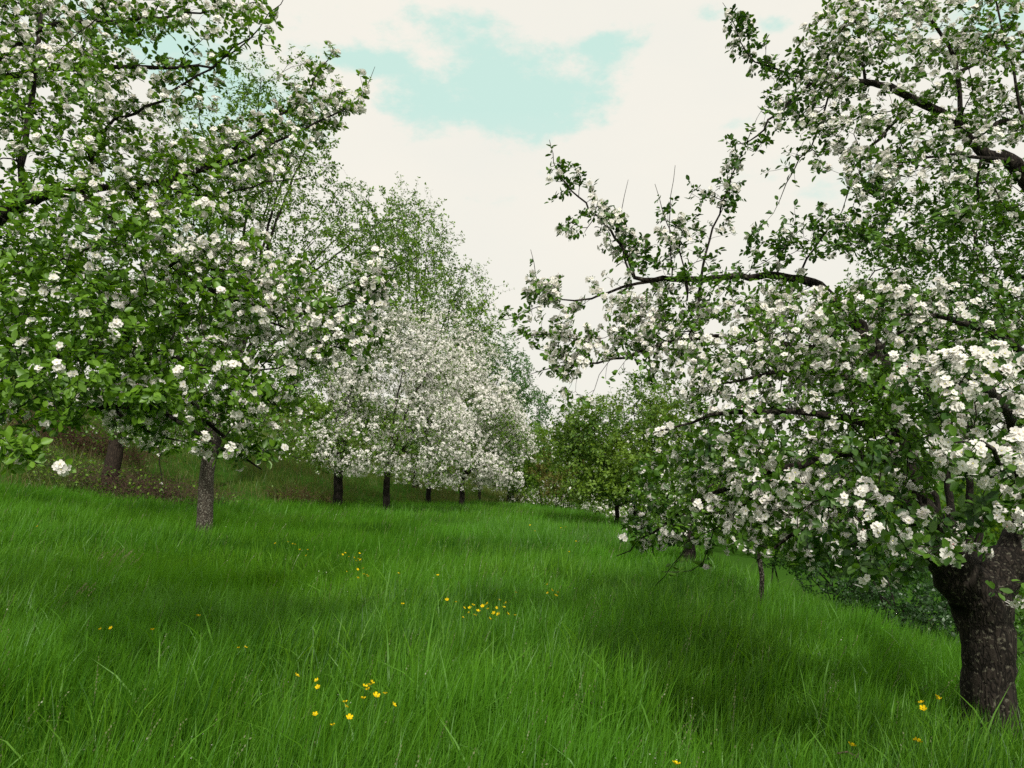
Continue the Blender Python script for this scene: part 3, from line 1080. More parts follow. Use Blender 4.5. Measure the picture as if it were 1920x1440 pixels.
    B = [
        (1385, 85, 35, 75, 5.9, 6.1, 22, .9, 1), (1440, 140, 55, 35, 5.8, 6.2, 24, .9, 1), (1560, 110, 75, 80, 5.6, 6.4, 60, .9, .8),
        (1620, 60, 90, 90, 5.6, 6.6, 60, .95, .8), (1740, 90, 130, 120, 5.4, 6.8, 110, .95, .8), (1880, 100, 90, 110, 5.4, 6.8, 60, .6, .9),
        (1470, 210, 70, 50, 5.7, 6.2, 36, .9, .8), (1400, 262, 45, 25, 5.8, 6.1, 12, .8, 1), (1600, 230, 110, 70, 5.4, 6.3, 70, .8, .8),
        (1760, 240, 110, 60, 5.3, 6.4, 60, .85, .9), (1620, 320, 110, 50, 5.2, 6.2, 50, .8, .9), (1870, 220, 70, 60, 5.3, 6.6, 36, .9, .9),
        (1750, 340, 160, 60, 5.0, 6.6, 60, .6, 1.1), (2050, 300, 150, 300, 4.8, 8, 90, .4, 1), (2150, 700, 200, 350, 4, 8, 100, .4, 1),
        (1560, 430, 110, 60, 5.2, 6.4, 60, .25, 1.3), (1700, 440, 130, 80, 4.8, 7.0, 110, .12, 1.4), (1840, 460, 120, 100, 4.8, 7.2, 130, .08, 1.4),
        (1060, 350, 32, 50, 5.9, 6.1, 16, .9, 1), (1120, 425, 60, 45, 5.8, 6.2, 32, .95, .9), (1085, 435, 40, 18, 5.8, 6.2, 12, .9, 1),
        (1370, 350, 26, 90, 5.8, 6.2, 22, .1, 1.2), (1250, 400, 26, 70, 5.8, 6.2, 9, .1, 1.), (1310, 390, 22, 70, 5.8, 6.2, 10, .1, 1),
        (1180, 480, 80, 35, 5.8, 6.2, 30, .9, .9), (1060, 550, 75, 26, 5.8, 6.2, 36, .95, .9), (970, 590, 38, 18, 5.9, 6.1, 8, .9, 1),
        (1150, 600, 110, 55, 5.6, 6.3, 60, .9, .7), (1090, 650, 80, 40, 5.6, 6.1, 36, .95, .8), (1000, 625, 50, 14, 5.7, 5.9, 8, .9, .8),
        (1060, 700, 50, 20, 5.6, 6.0, 12, .8, 1), (1085, 745, 30, 20, 5.6, 6.0, 6, .8, 1),
        (1300, 560, 100, 60, 5.6, 6.2, 60, .6, .8), (1250, 640, 100, 50, 5.4, 6.0, 50, .8, .8), (1400, 560, 110, 60, 5.4, 6.4, 80, .35, 1.1),
        (1430, 470, 60, 50, 5.6, 6.4, 30, .25, 1.2), (1210, 700, 60, 30, 5.3, 5.8, 14, .8, .8),
        (1380, 700, 120, 80, 4.5, 6.0, 110, .8, .9), (1500, 620, 120, 80, 4.5, 6.0, 110, .85, 1), (1650, 600, 130, 80, 4.2, 6.2, 120, .75, 1.1),
        (1820, 600, 130, 80, 4.2, 6.5, 110, .35, 1.3),
        (1550, 740, 150, 90, 4.0, 5.8, 170, .9, .9), (1730, 740, 130, 80, 3.6, 5.6, 110, .85, 1), (1860, 710, 80, 60, 3.0, 4.6, 40, .95, .8),
        (1380, 830, 130, 70, 4.3, 5.8, 110, .5, 1.1), (1230, 812, 16, 14, 4.85, 4.95, 3, 1, 1), (1260, 900, 90, 60, 4.9, 6.0, 60, .35, 1.2),
        (1500, 880, 140, 90, 3.8, 5.4, 130, .6, 1), (1650, 870, 120, 80, 3.6, 5.2, 90, .8, .9), (1830, 860, 80, 50, 2.8, 4.4, 26, .5, 1.1),
        (1220, 990, 70, 40, 5.2, 5.9, 24, .25, 1), (1340, 980, 100, 60, 4.6, 5.6, 60, .5, .9), (1460, 990, 110, 60, 3.9, 5.2, 70, .55, 1),
        (1590, 980, 120, 70, 3.4, 5.0, 80, .75, 1), (1700, 1000, 80, 55, 3.0, 4.4, 34, .9, .9), (1640, 1060, 70, 40, 3.3, 4.6, 22, .3, 1.2),
        (1760, 1040, 45, 20, 2.9, 3.3, 4, .9, 1), (1885, 1110, 35, 18, 2.85, 3.05, 3, .9, 1), (1850, 960, 60, 40, 3.0, 4.0, 14, .15, 1.2),
        (1530, 1040, 60, 30, 3.8, 4.8, 18, .5, 1), (1290, 1050, 40, 20, 4.9, 5.2, 4, .6, .3)]
    A, Fl, Lf = blob_pts(B, 1.5)
    Fl = Fl * 1.2
    hug_limbs(T, 17, 1.9)
    grow3(T, A, Fl, Lf, .075, .12, .05, .22, 2.0)
    finish_tree(T, 'apple_tree', 'old apple tree with thick dark forked trunk and hanging branches full of white blossom', 'tree',
                (base[0], base[1], bz + .1), M_BARK, M_LEAF_DARK, spur_p=.62, leaves=(4, 6), leaf=.05, fsize=.042, fl_n=(5, 9), bark=.3,
                center=P(1800, 700, 5.8), tint_mu=.45)


def ellipsoid_pts(ells, n, seed=0, shell=.0):
    A = []
    vol = np.array([e[3] * e[4] * e[5] for e in ells])
    vol = vol ** .8
    cnt = (vol / vol.sum() * n).astype(int)
    for (cx, cy, cz, rx, ry, rz), m in zip(ells, cnt):
        k = 0
        while k < m:
            q = rng.normal(0, 1, 3)
            q /= np.linalg.norm(q)
            r = rng.uniform(shell, 1) ** (1 / 2.2)
            pt = np.array([cx, cy, cz]) + q * r * np.array([rx, ry, rz])
            if vnoise((pt * .9)[None], 95 + seed)[0] < .38 + rng.uniform(-.15, .1):
                continue
            A.append(pt)
            k += 1
    return np.array(A)


def mid_tree(name, label, cat, base_px, Y, trunk_r, fork_h, ells_px, n, leaf_m, flower, bark_m=None, lean=(0, 0), leaf=.07, fsize=.075, leaves=(3, 5),
             fl_n=(3, 6), limbs=5, step=.22, far=True, seed=0, spur_p=.8, lfy=1., droop=.1, up=.1, group='blossoming apple trees in the orchard',
             r0=.003, shell=.25, base_y=None, tint_mu=.45, fmap=None, down=0., e=2.35, shoots=0):
    """ells_px: (px, py, rpx, rpy, Y, depth radius in m)"""
    T = Tree()
    x = (base_px - 960) / FPX * Y * 1.0
    b = P(base_px, 860, Y)
    x = b[0]
    bz = g1(x, Y) - .12
    base = np.array([x, Y, bz])
    top = base + np.array([lean[0], lean[1], fork_h])
    T.limb([base, base + (top - base) * .12, base + (top - base) * .5 + rng.normal(0, .03, 3), top], [trunk_r * 1.3, trunk_r * 1.05, trunk_r * .95, trunk_r * .85], step=.2)
    E = []
    for px, py, rx, ry, yy, dr in ells_px:
        c = P(px, py, yy)
        E.append((c[0], c[1], c[2], rx * yy / FPX, dr, ry * yy / FPX))
    for k in range(limbs):
        e_ = E[k % len(E)]
        a = rng.uniform(0, 6.28) if k >= len(E) else rng.uniform(-.3, .3)
        rr = .55 if k >= len(E) else .15
        tgt = np.array([e_[0] + math.cos(a) * e_[3] * rr, e_[1] + math.sin(a) * e_[4] * rr, e_[2] + e_[5] * rng.uniform(-.2, .5)])
        mid = top * .55 + tgt * .45 + np.array([0, 0, .12 * np.linalg.norm(tgt - top)])
        q = top * .85 + mid * .15
        T.limb([top, q, mid, tgt], [trunk_r * .55, trunk_r * .45, trunk_r * .26, trunk_r * .09], step=.3, wob=.04)
    A = ellipsoid_pts(E, n, seed, shell)
    A = A[A[:, 2] > gz(A[:, 0], A[:, 1]) + .5]
    Fl = np.full(len(A), flower)
    if fmap:
        Fl = fmap(A)
    Lf = np.full(len(A), lfy)
    grow3(T, A, Fl, Lf, step, droop, .06, .3, 6., up)
    if shoots:                                   # long young shoots that stick out of the crown
        K = rng.choice(T.n, shoots * 3, replace=False)
        K = K[T.lev[K] > 0]
        cc = A.mean(0)
        o_ = norm(T.p[K] - cc)
        K = K[np.argsort(-np.linalg.norm((T.p[K] - cc) / A.std(0), axis=1))][:shoots]
        o_ = norm(T.p[K] - cc)
        a = T.p[K] + norm(o_ * .7 + np.array([0, 0, .7]) + rng.normal(0, .2, o_.shape)) * (rng.uniform(.35, 1.1, (len(K), 1)) * Y / 30)
        T.grow(a, np.full(len(a), float(np.mean(Fl))), np.ones(len(a)), 3, step * .8, 0, .01, maxd=3.)
    return finish_tree(T, name, label, cat, (x, Y, bz + .12), bark_m or M_BARK_DARK, leaf_m, spur_p=spur_p, leaves=leaves, leaf=leaf, far=far, fsize=fsize,
                       fl_n=fl_n, rspur=.03, r0=r0, group=group, tint_mu=tint_mu, bark=.15, down=down, e=e)


tree_A()
tree_B()
mid_tree('apple_tree', 'apple tree with grey lichen-speckled upright trunk standing in the open grass', 'tree', 386, 17.2, .17, 2.75,
         [(390, 690, 230, 120, 17.2, 3.2), (300, 620, 160, 110, 17.5, 2.5), (500, 790, 90, 75, 16.5, 1.6), (250, 780, 120, 55, 17, 2), (400, 790, 120, 45, 16.6, 1.6)], 2300, M_LEAF, .3,
         bark_m=M_BARK_LICHEN, lean=(.1, 0), leaf=.07, fsize=.06, seed=1, spur_p=.9, leaves=(4, 6), step=.15, r0=.0025)
mid_tree('apple_tree', 'leaning thick brown trunk tree growing on the brambly bank', 'tree', 203, 26, .27, 3.2,
         [(240, 620, 190, 120, 27, 4), (300, 760, 130, 70, 26.5, 2.5), (120, 560, 150, 120, 28, 4), (300, 810, 90, 45, 26, 1.6)], 1800, M_LEAF, .4,
         lean=(.45, 0), leaf=.1, fsize=.09, seed=2, step=.25,
         bark_m=bark_mat('red_brown_bark', (.018, .013, .010), (.085, .062, .046)))
mid_tree('pear_tree', 'tall airy tree with dark upright stems and thin spring leaves towering behind the apple trees', 'tree', 384, 31, .2, 4.2,
         [(500, 330, 150, 200, 31, 4), (400, 400, 130, 180, 31, 3.5), (620, 440, 110, 140, 31, 3.5), (340, 300, 80, 120, 31, 2.5), (570, 210, 75, 110, 31, 2.5), (700, 460, 90, 120, 31, 3),
          (770, 510, 80, 110, 31, 2.5), (480, 560, 220, 120, 31, 4), (480, 180, 60, 80, 31, 2)], 4700, M_LEAF_FAR, 0.0, leaf=.14, limbs=14, seed=3, spur_p=.8, leaves=(3, 5), shoots=260, step=.3, up=.25,
         droop=-.1, group=None, shell=.0, r0=.0034, e=2.5, lean=(1.0, 0))
mid_tree('apple_tree', 'apple tree with stout dark trunk, its crown low and leafy green beside the white one', 'tree', 635, 31.5, .21, 2.2,
         [(600, 760, 120, 110, 31.5, 3.2), (640, 840, 110, 50, 30.8, 2.5), (660, 660, 110, 90, 32, 3)], 2300, M_LEAF_FAR, .5, leaf=.10, fsize=.085, seed=4, leaves=(4, 6),
         fmap=lambda A: np.where(A[:, 2] > 6.6, .1, np.where(A[:, 0] / A[:, 1] > -.245, 1.1, .35)), shoots=60)
mid_tree('apple_tree', 'apple tree with straight black trunk under a dense dome of white blossom', 'tree', 727, 31, .15, 2.0,
         [(740, 710, 140, 130, 31.5, 3.2), (700, 835, 140, 60, 30.3, 2.6), (800, 830, 110, 85, 30.3, 2.6)], 3200, M_LEAF_FAR, 1.4, leaf=.085, fsize=.115, fl_n=(5, 8), leaves=(3, 5),
         seed=5, spur_p=.9)
mid_tree('apple_tree', 'slim brown-trunked apple tree behind the straight black trunk, crown all white', 'tree', 803, 40, .14, 2.0,
         [(830, 760, 110, 110, 40, 3.6), (800, 660, 120, 85, 40, 3.4), (860, 690, 90, 70, 40, 3)], 2300, M_LEAF_FAR, 1.4, leaf=.11, fsize=.135, fl_n=(5, 8), leaves=(3, 5), seed=6, spur_p=.9)
mid_tree('apple_tree', 'apple tree whose white blossom sweeps down to the grass around a short dark trunk', 'tree', 866, 38, .14, 1.7,
         [(890, 780, 95, 105, 38, 3.2), (935, 845, 75, 75, 37, 2.6), (870, 872, 95, 50, 37, 2.4)], 2900, M_LEAF_FAR, 1.4, leaf=.10, fsize=.135, fl_n=(5, 8), leaves=(3, 5), seed=7,
         spur_p=.9)
mid_tree('apple_tree', 'small thin-trunked white apple tree last in the blossoming row', 'tree', 899, 45, .09, 1.6,
         [(930, 820, 70, 80, 45, 3)], 900, M_LEAF_FAR, .8, leaf=.11, fsize=.11, seed=8, spur_p=.95)
mid_tree('apple_tree', 'tall loose apple tree with sparse pale blossom on long twigs above the white dome', 'tree', 780, 47, .17, 4.,
         [(780, 510, 110, 130, 47, 4.5), (850, 570, 90, 90, 47, 4), (890, 620, 60, 70, 46, 3), (770, 430, 70, 70, 47, 3), (690, 560, 90, 90, 47, 3)], 2900, M_LEAF_FAR, .04, leaf=.17, fsize=.13,
         seed=9, spur_p=.7, leaves=(3, 4), shoots=200, limbs=9, step=.35, shell=0., r0=.004, up=.15, e=2.5)
mid_tree('leafy_tree', 'green leafy tree with dark doubled trunk at the far end of the meadow', 'tree', 957, 50, .24, 2.,
         [(960, 850, 80, 70, 50, 4), (1010, 860, 50, 65, 50, 3.5), (1000, 905, 60, 25, 49, 2.5)], 1900, M_LEAF_FAR, .0, leaf=.16, seed=10, group=None, spur_p=.9, leaves=(4, 6))
mid_tree('leafy_tree', 'tall round green tree showing above the white blossom by the sky gap', 'tree', 930, 62, .3, 4.,
         [(920, 720, 85, 100, 62, 5), (985, 770, 50, 65, 62, 4), (880, 690, 60, 80, 62, 4)], 2600, M_LEAF_BLUE, .0, shoots=90, leaf=.19, seed=11, group=None, spur_p=.85, leaves=(4, 6), step=.4)
mid_tree('leafy_tree', 'olive green broad tree on the lower slope below the sky gap', 'tree', 1190, 27, .12, 1.6,
         [(1160, 830, 125, 95, 27, 3.5), (1230, 780, 90, 85, 27, 3), (1080, 850, 70, 60, 27, 2.5), (1190, 900, 120, 55, 26, 2.5), (1110, 910, 70, 40, 26, 2), (1110, 800, 75, 55, 27, 2.5)], 4200, M_LEAF_OLIVE, .06, leaf=.115, shoots=140, shell=0.,
         fsize=.09, seed=12, group=None, spur_p=.85, leaves=(4, 6), step=.25, fl_n=(2, 4))
mid_tree('apple_tree', 'small blossoming apple tree at the meadow edge with trunk hardly thicker than a post', 'tree', 1155, 29, .1, 1.1,
         [(1150, 915, 85, 38, 29, 2), (1240, 935, 70, 42, 28.5, 2)], 1000, M_LEAF_FAR, .5, leaf=.09, fsize=.085, seed=13)
mid_tree('apple_tree', 'apple tree with short dark trunk standing below the drooping bare twigs', 'tree', 1282, 15.2, .13, 1.3,
         [(1300, 930, 120, 75, 15.2, 1.8), (1390, 960, 80, 55, 15.2, 1.5)], 1000, M_LEAF, .4, leaf=.06, fsize=.05, seed=14, step=.12, r0=.002, bark_m=M_BARK)
mid_tree('young_apple_tree', 'young apple tree with a straight pole-thin whitish trunk', 'tree', 1415, 10.4, .036, 1.6,
         [(1430, 880, 100, 90, 10.4, .9)], 350, M_LEAF_DARK, .5, leaf=.05, fsize=.045, seed=15, bark_m=M_BARK_LICHEN, step=.1, r0=.0016)
mid_tree('leafy_tree', 'dense dark green tree beyond the forked trunk, leaves without blossom', 'tree', 1800, 12.5, .16, 2.2,
         [(1800, 500, 190, 190, 12.5, 2.2), (1680, 620, 170, 130, 12.5, 2), (1880, 720, 120, 170, 12.5, 2), (1620, 780, 130, 120, 12, 1.8)], 3300, M_LEAF_DARK, .03, leaf=.07, fsize=.05,
         seed=16, group=None, step=.15, r0=.002, spur_p=.85, leaves=(4, 6))


# ------------------------------------------------------------------ shrubs, hedge, far wood
def leaf_mass(name, label, cat, ells, n, leaf, mat, flower=0, fsize=.08, stems=8, kind=None, seed=0, stem_mat=None, stem_r=.02, group=None, tint_mu=.4):
    """bush: ellipsoids of small leaves on branching stems. ells in world metres"""
    T = Tree(40000)
    c0 = np.array(ells[0][:3])
    base = np.array([c0[0], c0[1], g1(c0[0], c0[1]) - .05])
    T.limb([base, base + np.array([0, 0, .15])], [stem_r * 1.5, stem_r * 1.2])
    for k in range(stems):
        e_ = ells[k % len(ells)]
        gx, gy = e_[0] + rng.normal(0, e_[3] * .3), e_[1] + rng.normal(0, e_[4] * .3)
        g = np.array([gx, gy, g1(gx, gy)])
        tp = np.array([gx + rng.normal(0, e_[3] * .3), gy + rng.normal(0, e_[4] * .3), e_[2] + e_[5] * rng.uniform(0, .7)])
        i = T.node(g, 0, stem_r, 0)
        i2 = T.node(g * .5 + tp * .5 + rng.normal(0, .1, 3), i, stem_r * .8, 0)
        i3 = T.node(tp, i2, stem_r * .4, 0)
        T.paths.append((0, [i, i2, i3]))
    A = ellipsoid_pts(ells, n, seed, .2)
    A = A[A[:, 2] > gz(A[:, 0], A[:, 1]) + .05]
    grow3(T, A, np.full(len(A), float(flower)), np.ones(len(A)), .2, 0, .08, .35, 3.)
    r = finish_tree(T, name, label, cat, base, stem_mat or M_BARK_DARK, mat, spur_p=.9, leaves=(4, 6), leaf=leaf, far=True, fsize=fsize, rspur=.05, r0=.002, group=group,
                    tint_mu=tint_mu)
    if kind:
        r['kind'] = kind
    return r


def we(px, py, Y, rx, ry, rz):
    c = P(px, py, Y)
    return (c[0], c[1], c[2], rx, ry, rz)


leaf_mass('shrub', 'dark green shrub thicket on the drop between the grass edge and the forked trunk', 'shrub',
          [we(1700, 1120, 11.5, 1.1, .9, .75), we(1790, 1180, 10.2, .9, .8, .65), we(1610, 1065, 13, 1.2, 1, .7), we(1500, 1020, 15, 1.1, 1, .6)], 2600, .06, M_SHRUB, seed=21)
leaf_mass('shrub', 'green bush behind the forked trunk at the picture edge', 'shrub', [we(1935, 1200, 8.5, .7, .7, .6), we(1960, 1330, 7.6, .6, .6, .45)], 500, .05, M_LEAF_DARK, seed=22)
leaf_mass('hedge', 'low white-flowering hedge along the far meadow edge', 'hedge',
          [we(990, 935, 48, 1.8, 1.2, .8), we(1040, 930, 46, 1.6, 1.2, 1.0), we(1085, 945, 43, 1.6, 1.2, .8), we(1130, 958, 38, 1.2, 1, .7)], 900, .12, M_LEAF_OLIVE, flower=.8, fsize=.11, seed=23)
leaf_mass('shrub', 'light brown-green young shrub between the white trees and the olive tree', 'shrub',
          [we(1060, 860, 40, 1.8, 1.5, 2.2), we(1040, 900, 40, 1.6, 1.5, 1.2)], 700, .11, foliage_mat('brown_green_leaf', (.12, .09, .03), (.16, .18, .03), (1.4, 1.4, .8), .35, .02, .5), seed=24)
leaf_mass('shrub', 'blossoming shrub low on the bank beside the leaning trunk', 'shrub',
          [we(310, 810, 25, 1.2, 1, .7), we(260, 800, 26, .9, 1, .5)], 500, .07, M_LEAF, flower=.7, fsize=.075, seed=25, stems=0)


def far_wood():
    """distant tree line round the orchard, crowns melting together"""
    A = Acc()
    V_, F_ = [], []
    n = 0
    for k in range(150):
        a = R(-62 + 124 * k / 149) + rng.normal(0, .01)
        d = rng.uniform(85, 140)
        x, y = math.sin(a) * d, math.cos(a) * d
        g = g1(x, y)
        toph = rng.uniform(1.8, 5.0) if x > -12 else rng.uniform(5, 9)
        topz = CAMZ + toph * d / 100
        h = topz - g
        cnt = 420
        q = norm(rng.normal(0, 1, (cnt, 3))) * (rng.uniform(.2, 1, (cnt, 1)) ** .5)
        w_ = rng.uniform(2.6, 4.2)
        pos = np.array([x, y, g + h * .55]) + q * np.array([w_, w_, h * .45])
        nn = norm(q + rng.normal(0, .5, q.shape))
        side = norm(np.cross(nn, rng.normal(0, 1, nn.shape)))
        LV = stamp(FAR_V, pos, side, nn, rng.uniform(.5, 1.0, cnt))
        A.add(LV, np.zeros((0, 4), int), tile(FAR_T, cnt, 4), np.repeat(np.clip(rng.normal(rng.uniform(.1, .8), .15, cnt), 0, 1), 4))
    o = A.build('distant_woodland', [M_LEAF_OLIVE])
    tag(o, 'distant woodland closing the view below the sky gap', 'woodland', kind='stuff')


far_wood()


# ------------------------------------------------------------------ brambles and dead brush
def bramble(name, label, px, py, Y, w_, d_, h_, n, col1, col2, leafn=0, seed=0):
    c = hit(px, py) if Y is None else P(px, py, Y)
    c = np.array([c[0], c[1], g1(c[0], c[1])])
    T = Tree(60000)
    T.node(c, -1, .01)
    for k in range(n):
        a, r = rng.uniform(0, 6.28), math.sqrt(rng.uniform(0, 1))
        x, y = c[0] + math.cos(a) * r * w_, c[1] + math.sin(a) * r * d_
        L = rng.uniform(.6, 1.6) * h_
        dirn = rng.uniform(0, 6.28)
        hh = h_ * rng.uniform(.3, 1.1) * (1 - .5 * r)
        ids, par = [], T.node(np.array([x, y, g1(x, y) - .02]), 0, .006)
        first = par
        m = 6
        for j in range(1, m + 1):
            t = j / m
            q = np.array([x + math.cos(dirn) * L * t, y + math.sin(dirn) * L * t, g1(x, y) + hh * (1 - (2 * t * .85 - 1) ** 2) * 1.1]) + rng.normal(0, .05 * h_, 3)
            par = T.node(q, par, .008 * (1.15 - t), 1)
            ids.append(par)
        T.paths.append((first, ids))
    mt = bark_mat('bramble_stem_' + str(seed), col1, col2)
    root = thing(name, label, 'brambles', tuple(c))
    T.r = T.fix[:T.n]
    V, F = T.tubes(0, 0)
    mesh_np('stems', V - c, F, [mt], root)
    if leafn:
        I = rng.integers(1, T.n, leafn)
        pos = T.p[I] + rng.normal(0, .05, (leafn, 3))
        yd = norm(rng.normal(0, 1, (leafn, 3)))
        LV = stamp(FAR_V, pos, yd, norm(rng.normal(0, .5, (leafn, 3)) + np.array([0, 0, 1])), rng.uniform(.05, .15, leafn))
        mesh_np('foliage', LV - c, [tile(FAR_T, leafn, 4)], [M_LEAF_FAR], root, tint=np.repeat(rng.uniform(0, 1, leafn), 4))
    return root


bramble('bramble_thicket', 'reddish-brown bramble thicket up the bank left of the leaning trunk', 140, 830, 31, 3.0, 1.4, 1.5, 620, (.07, .038, .026), (.24, .14, .095), 1800, 1)
bramble('bramble_thicket', 'dark tangled bramble heap beside the lichen-speckled trunk', 280, 880, 25.5, 2.2, 1.0, 1.3, 480, (.045, .028, .022), (.20, .12, .09), 1400, 2)
bramble('bramble_thicket', 'thin olive-brown scrub of stems below the leaning trunk', 100, 870, 26, 4.0, 1.6, .85, 500, (.06, .06, .025), (.20, .17, .09), 3500, 3)
bramble('bramble_thicket', 'straw-coloured dry stems at the meadow edge between lichen-speckled and stout trunks', 570, 905, 33, 1.6, 1.0, .8, 200, (.10, .06, .03), (.28, .19, .11), 350, 4)


# ------------------------------------------------------------------ buttercups and other small things in the grass
def lathe_petals(r, cup, n=5, seg=3):
    V, F = [], []
    for k in range(n):
        a = k * 2 * math.pi / n
        c, s_ = math.cos(a), math.sin(a)
        b = len(V)
        rows = [(0.08, .07, 0.0), (.45, .30, .16), (.85, .36, .42), (1.0, .22, .55)]
        for x, hw, z in rows:
            for t in (-1, 0, 1):
                yy = t * hw
                zz = z * cup - (0 if t else .05)
                xx = x * (1 if t == 0 else .95)
                V.append(((xx * c - yy * s_) * r, (xx * s_ + yy * c) * r, zz * r))
        for i in range(3):
            for j in range(2):
                F.append([b + i * 3 + j, b + i * 3 + j + 1, b + (i + 1) * 3 + j + 1, b + (i + 1) * 3 + j])
    return np.array(V), np.array(F)


def tube_np(pts, rads, k=5):
    T = Tree(200)
    T.limb(pts, rads, step=.08, wob=.003)
    T.r = T.fix[:T.n]
    return T.tubes(0, 0)


M_YEL = plain_mat('buttercup_yellow', (.85, .60, .01), trans=.2)
M_YELC = plain_mat('buttercup_centre', (.55, .45, .03))
M_STEM = foliage_mat('stem_green', (.05, .14, .02), (.1, .22, .03), (1.4, 1.4, .7), .2)
BH = .58
pv, pf = lathe_petals(.017, 1.0)
sv_, sf_ = tube_np([(.03, 0, 0), (.015, .01, .15), (0, 0, .36), (0, 0, BH)], [.0016, .0015, .0012, .001])
cv = np.array([[math.cos(a) * .005, math.sin(a) * .005, z] for z in (.001, .005) for a in np.arange(6) * math.pi / 3] + [[0, 0, .008]])
cf4 = np.array([[j, (j + 1) % 6, 6 + (j + 1) % 6, 6 + j] for j in range(6)])
cf3 = np.array([[6 + j, 6 + (j + 1) % 6, 12] for j in range(6)])
proto = {}


def buttercup(px, py, label, group, scale=1.0):
    q = hit(px, py, BH * scale)
    gzv = q[2] - BH * scale
    root = thing('buttercup', label, 'flower', (q[0], q[1], gzv), group)
    root.scale = (scale,) * 3
    root.rotation_euler = (0, 0, rng.uniform(0, 6.28))
    if not proto:
        st = mesh_np('stem', sv_, sf_, [M_STEM], root, smooth=True)
        pe = mesh_np('petals', pv, [pf], [M_YEL], root, smooth=True)
        ce = mesh_np('flower_centre', cv, [cf4, cf3], [M_YELC], root)
        proto.update(stem=st, petals=pe, flower_centre=ce)
        pe.location = (0, 0, BH)
        ce.location = (0, 0, BH)
        pe.rotation_euler = (rng.uniform(.1, .7), rng.uniform(-.4, .4), 0)
    else:
        for nm in ('stem', 'petals', 'flower_centre'):
            c = proto[nm].copy()
            scene.collection.objects.link(c)
            c.parent = root
            if nm == 'petals':
                c.rotation_euler = (rng.uniform(.0, .9), rng.uniform(-.5, .5), rng.uniform(0, 1.2))
                c.scale = (rng.uniform(.8, 1.25),) * 3


C1 = [(556, 1267), (594, 1276), (596, 1289), (647, 1317), (649, 1325), (684, 1288), (693, 1285), (697, 1280), (690, 1293), (705, 1305), (722, 1301), (681, 1310), (655, 1346), (624, 1360),
      (591, 1340), (738, 1322)]
C2 = [(838, 1125), (855, 1129), (870, 1140), (881, 1140), (887, 1135), (879, 1149), (890, 1154), (896, 1146), (905, 1137), (914, 1132), (915, 1142), (926, 1150), (935, 1152), (931, 1140),
      (936, 1125), (948, 1131), (945, 1139), (952, 1151), (966, 1154), (868, 1158), (918, 1160)]
C3 = [(642, 1040), (647, 1037), (654, 1044), (664, 1046), (674, 1038), (672, 1048), (668, 1052), (676, 1050), (650, 1072), (670, 1068), (681, 1066), (682, 1077), (688, 1078), (671, 1084), (690, 1081)]
C4 = [(516, 1019), (540, 1016), (549, 1020), (553, 1021), (562, 1031), (577, 1031), (574, 1042)]
C5 = [(1026, 1096), (1027, 1112), (1035, 1107), (1046, 1111), (1042, 1117)]
C6 = [(1728, 1318), (1731, 1329), (1757, 1306), (1761, 1311)]
C7 = [(1716, 1388), (1721, 1390)]
C8 = [(447, 1215), (460, 1214)]
C9 = [(188, 1180), (208, 1178)]
C10 = [(994, 985), (1003, 996), (1052, 990), (1060, 988), (1080, 1015), (1067, 1035)]
for c, lab, g, sc_ in [(C1, 'bright yellow buttercup in the loose patch nearest the camera, alone among long blades', 'buttercups of the near patch', 1.05),
                       (C2, 'small yellow buttercup in the dense patch in mid meadow', 'buttercups of the mid meadow patch', 1.0),
                       (C3, 'small yellow buttercup in the patch straight in front of the stout dark trunk', 'buttercups in front of the stout trunk', 1.0),
                       (C4, 'tiny yellow buttercup in the patch right of the lichen-speckled trunk', 'buttercups by the lichen trunk', 1.0),
                       (C5, 'yellow buttercup in the little group right of the dense patch', 'buttercups right of the dense patch', 1.0),
                       (C6, 'yellow buttercup in the shade beside the forked trunk', 'buttercups beside the forked trunk', 1.0),
                       (C7, 'yellow buttercup of the pair low in the shade near the forked trunk base', 'pair of buttercups in shade', 1.0),
                       (C8, 'yellow buttercup of the pair standing alone above the near patch', 'pair of buttercups above the near patch', 1.0),
                       (C9, 'yellow buttercup of the pair in the darker grass below the seed heads', 'pair of buttercups in dark grass', 1.0),
                       (C10, 'faint yellow buttercup far down the slope toward the meadow edge', 'far buttercups', 1.1)]:
    for x, y in c:
        buttercup(x, y, lab, g, sc_)
for (x, y), lab in [((1268, 1433), 'yellow buttercup on the bottom edge of the view below the shade'),
                    ((286, 1181), 'single reddish-yellow buttercup right of the pair in darker grass'),
                    ((372, 1155), 'single pale buttercup in the shaded grass below the lichen-speckled trunk'),
                    ((70, 987), 'lone buttercup in the shaded grass at the meadow border under the big reaching tree'),
                    ((747, 1075), 'lone buttercup between the stout-trunk patch and the mid meadow'),
                    ((821, 1079), 'lone bright buttercup just above the dense mid meadow patch'),
                    ((967, 1111), 'lone orange-yellow buttercup right above the dense patch'),
                    ((755, 1133), 'lone buttercup on a tall stem left of the dense patch'),
                    ((1597, 1398), 'lone buttercup low in the shade near the fallen twig')]:
    buttercup(x, y, lab, None)


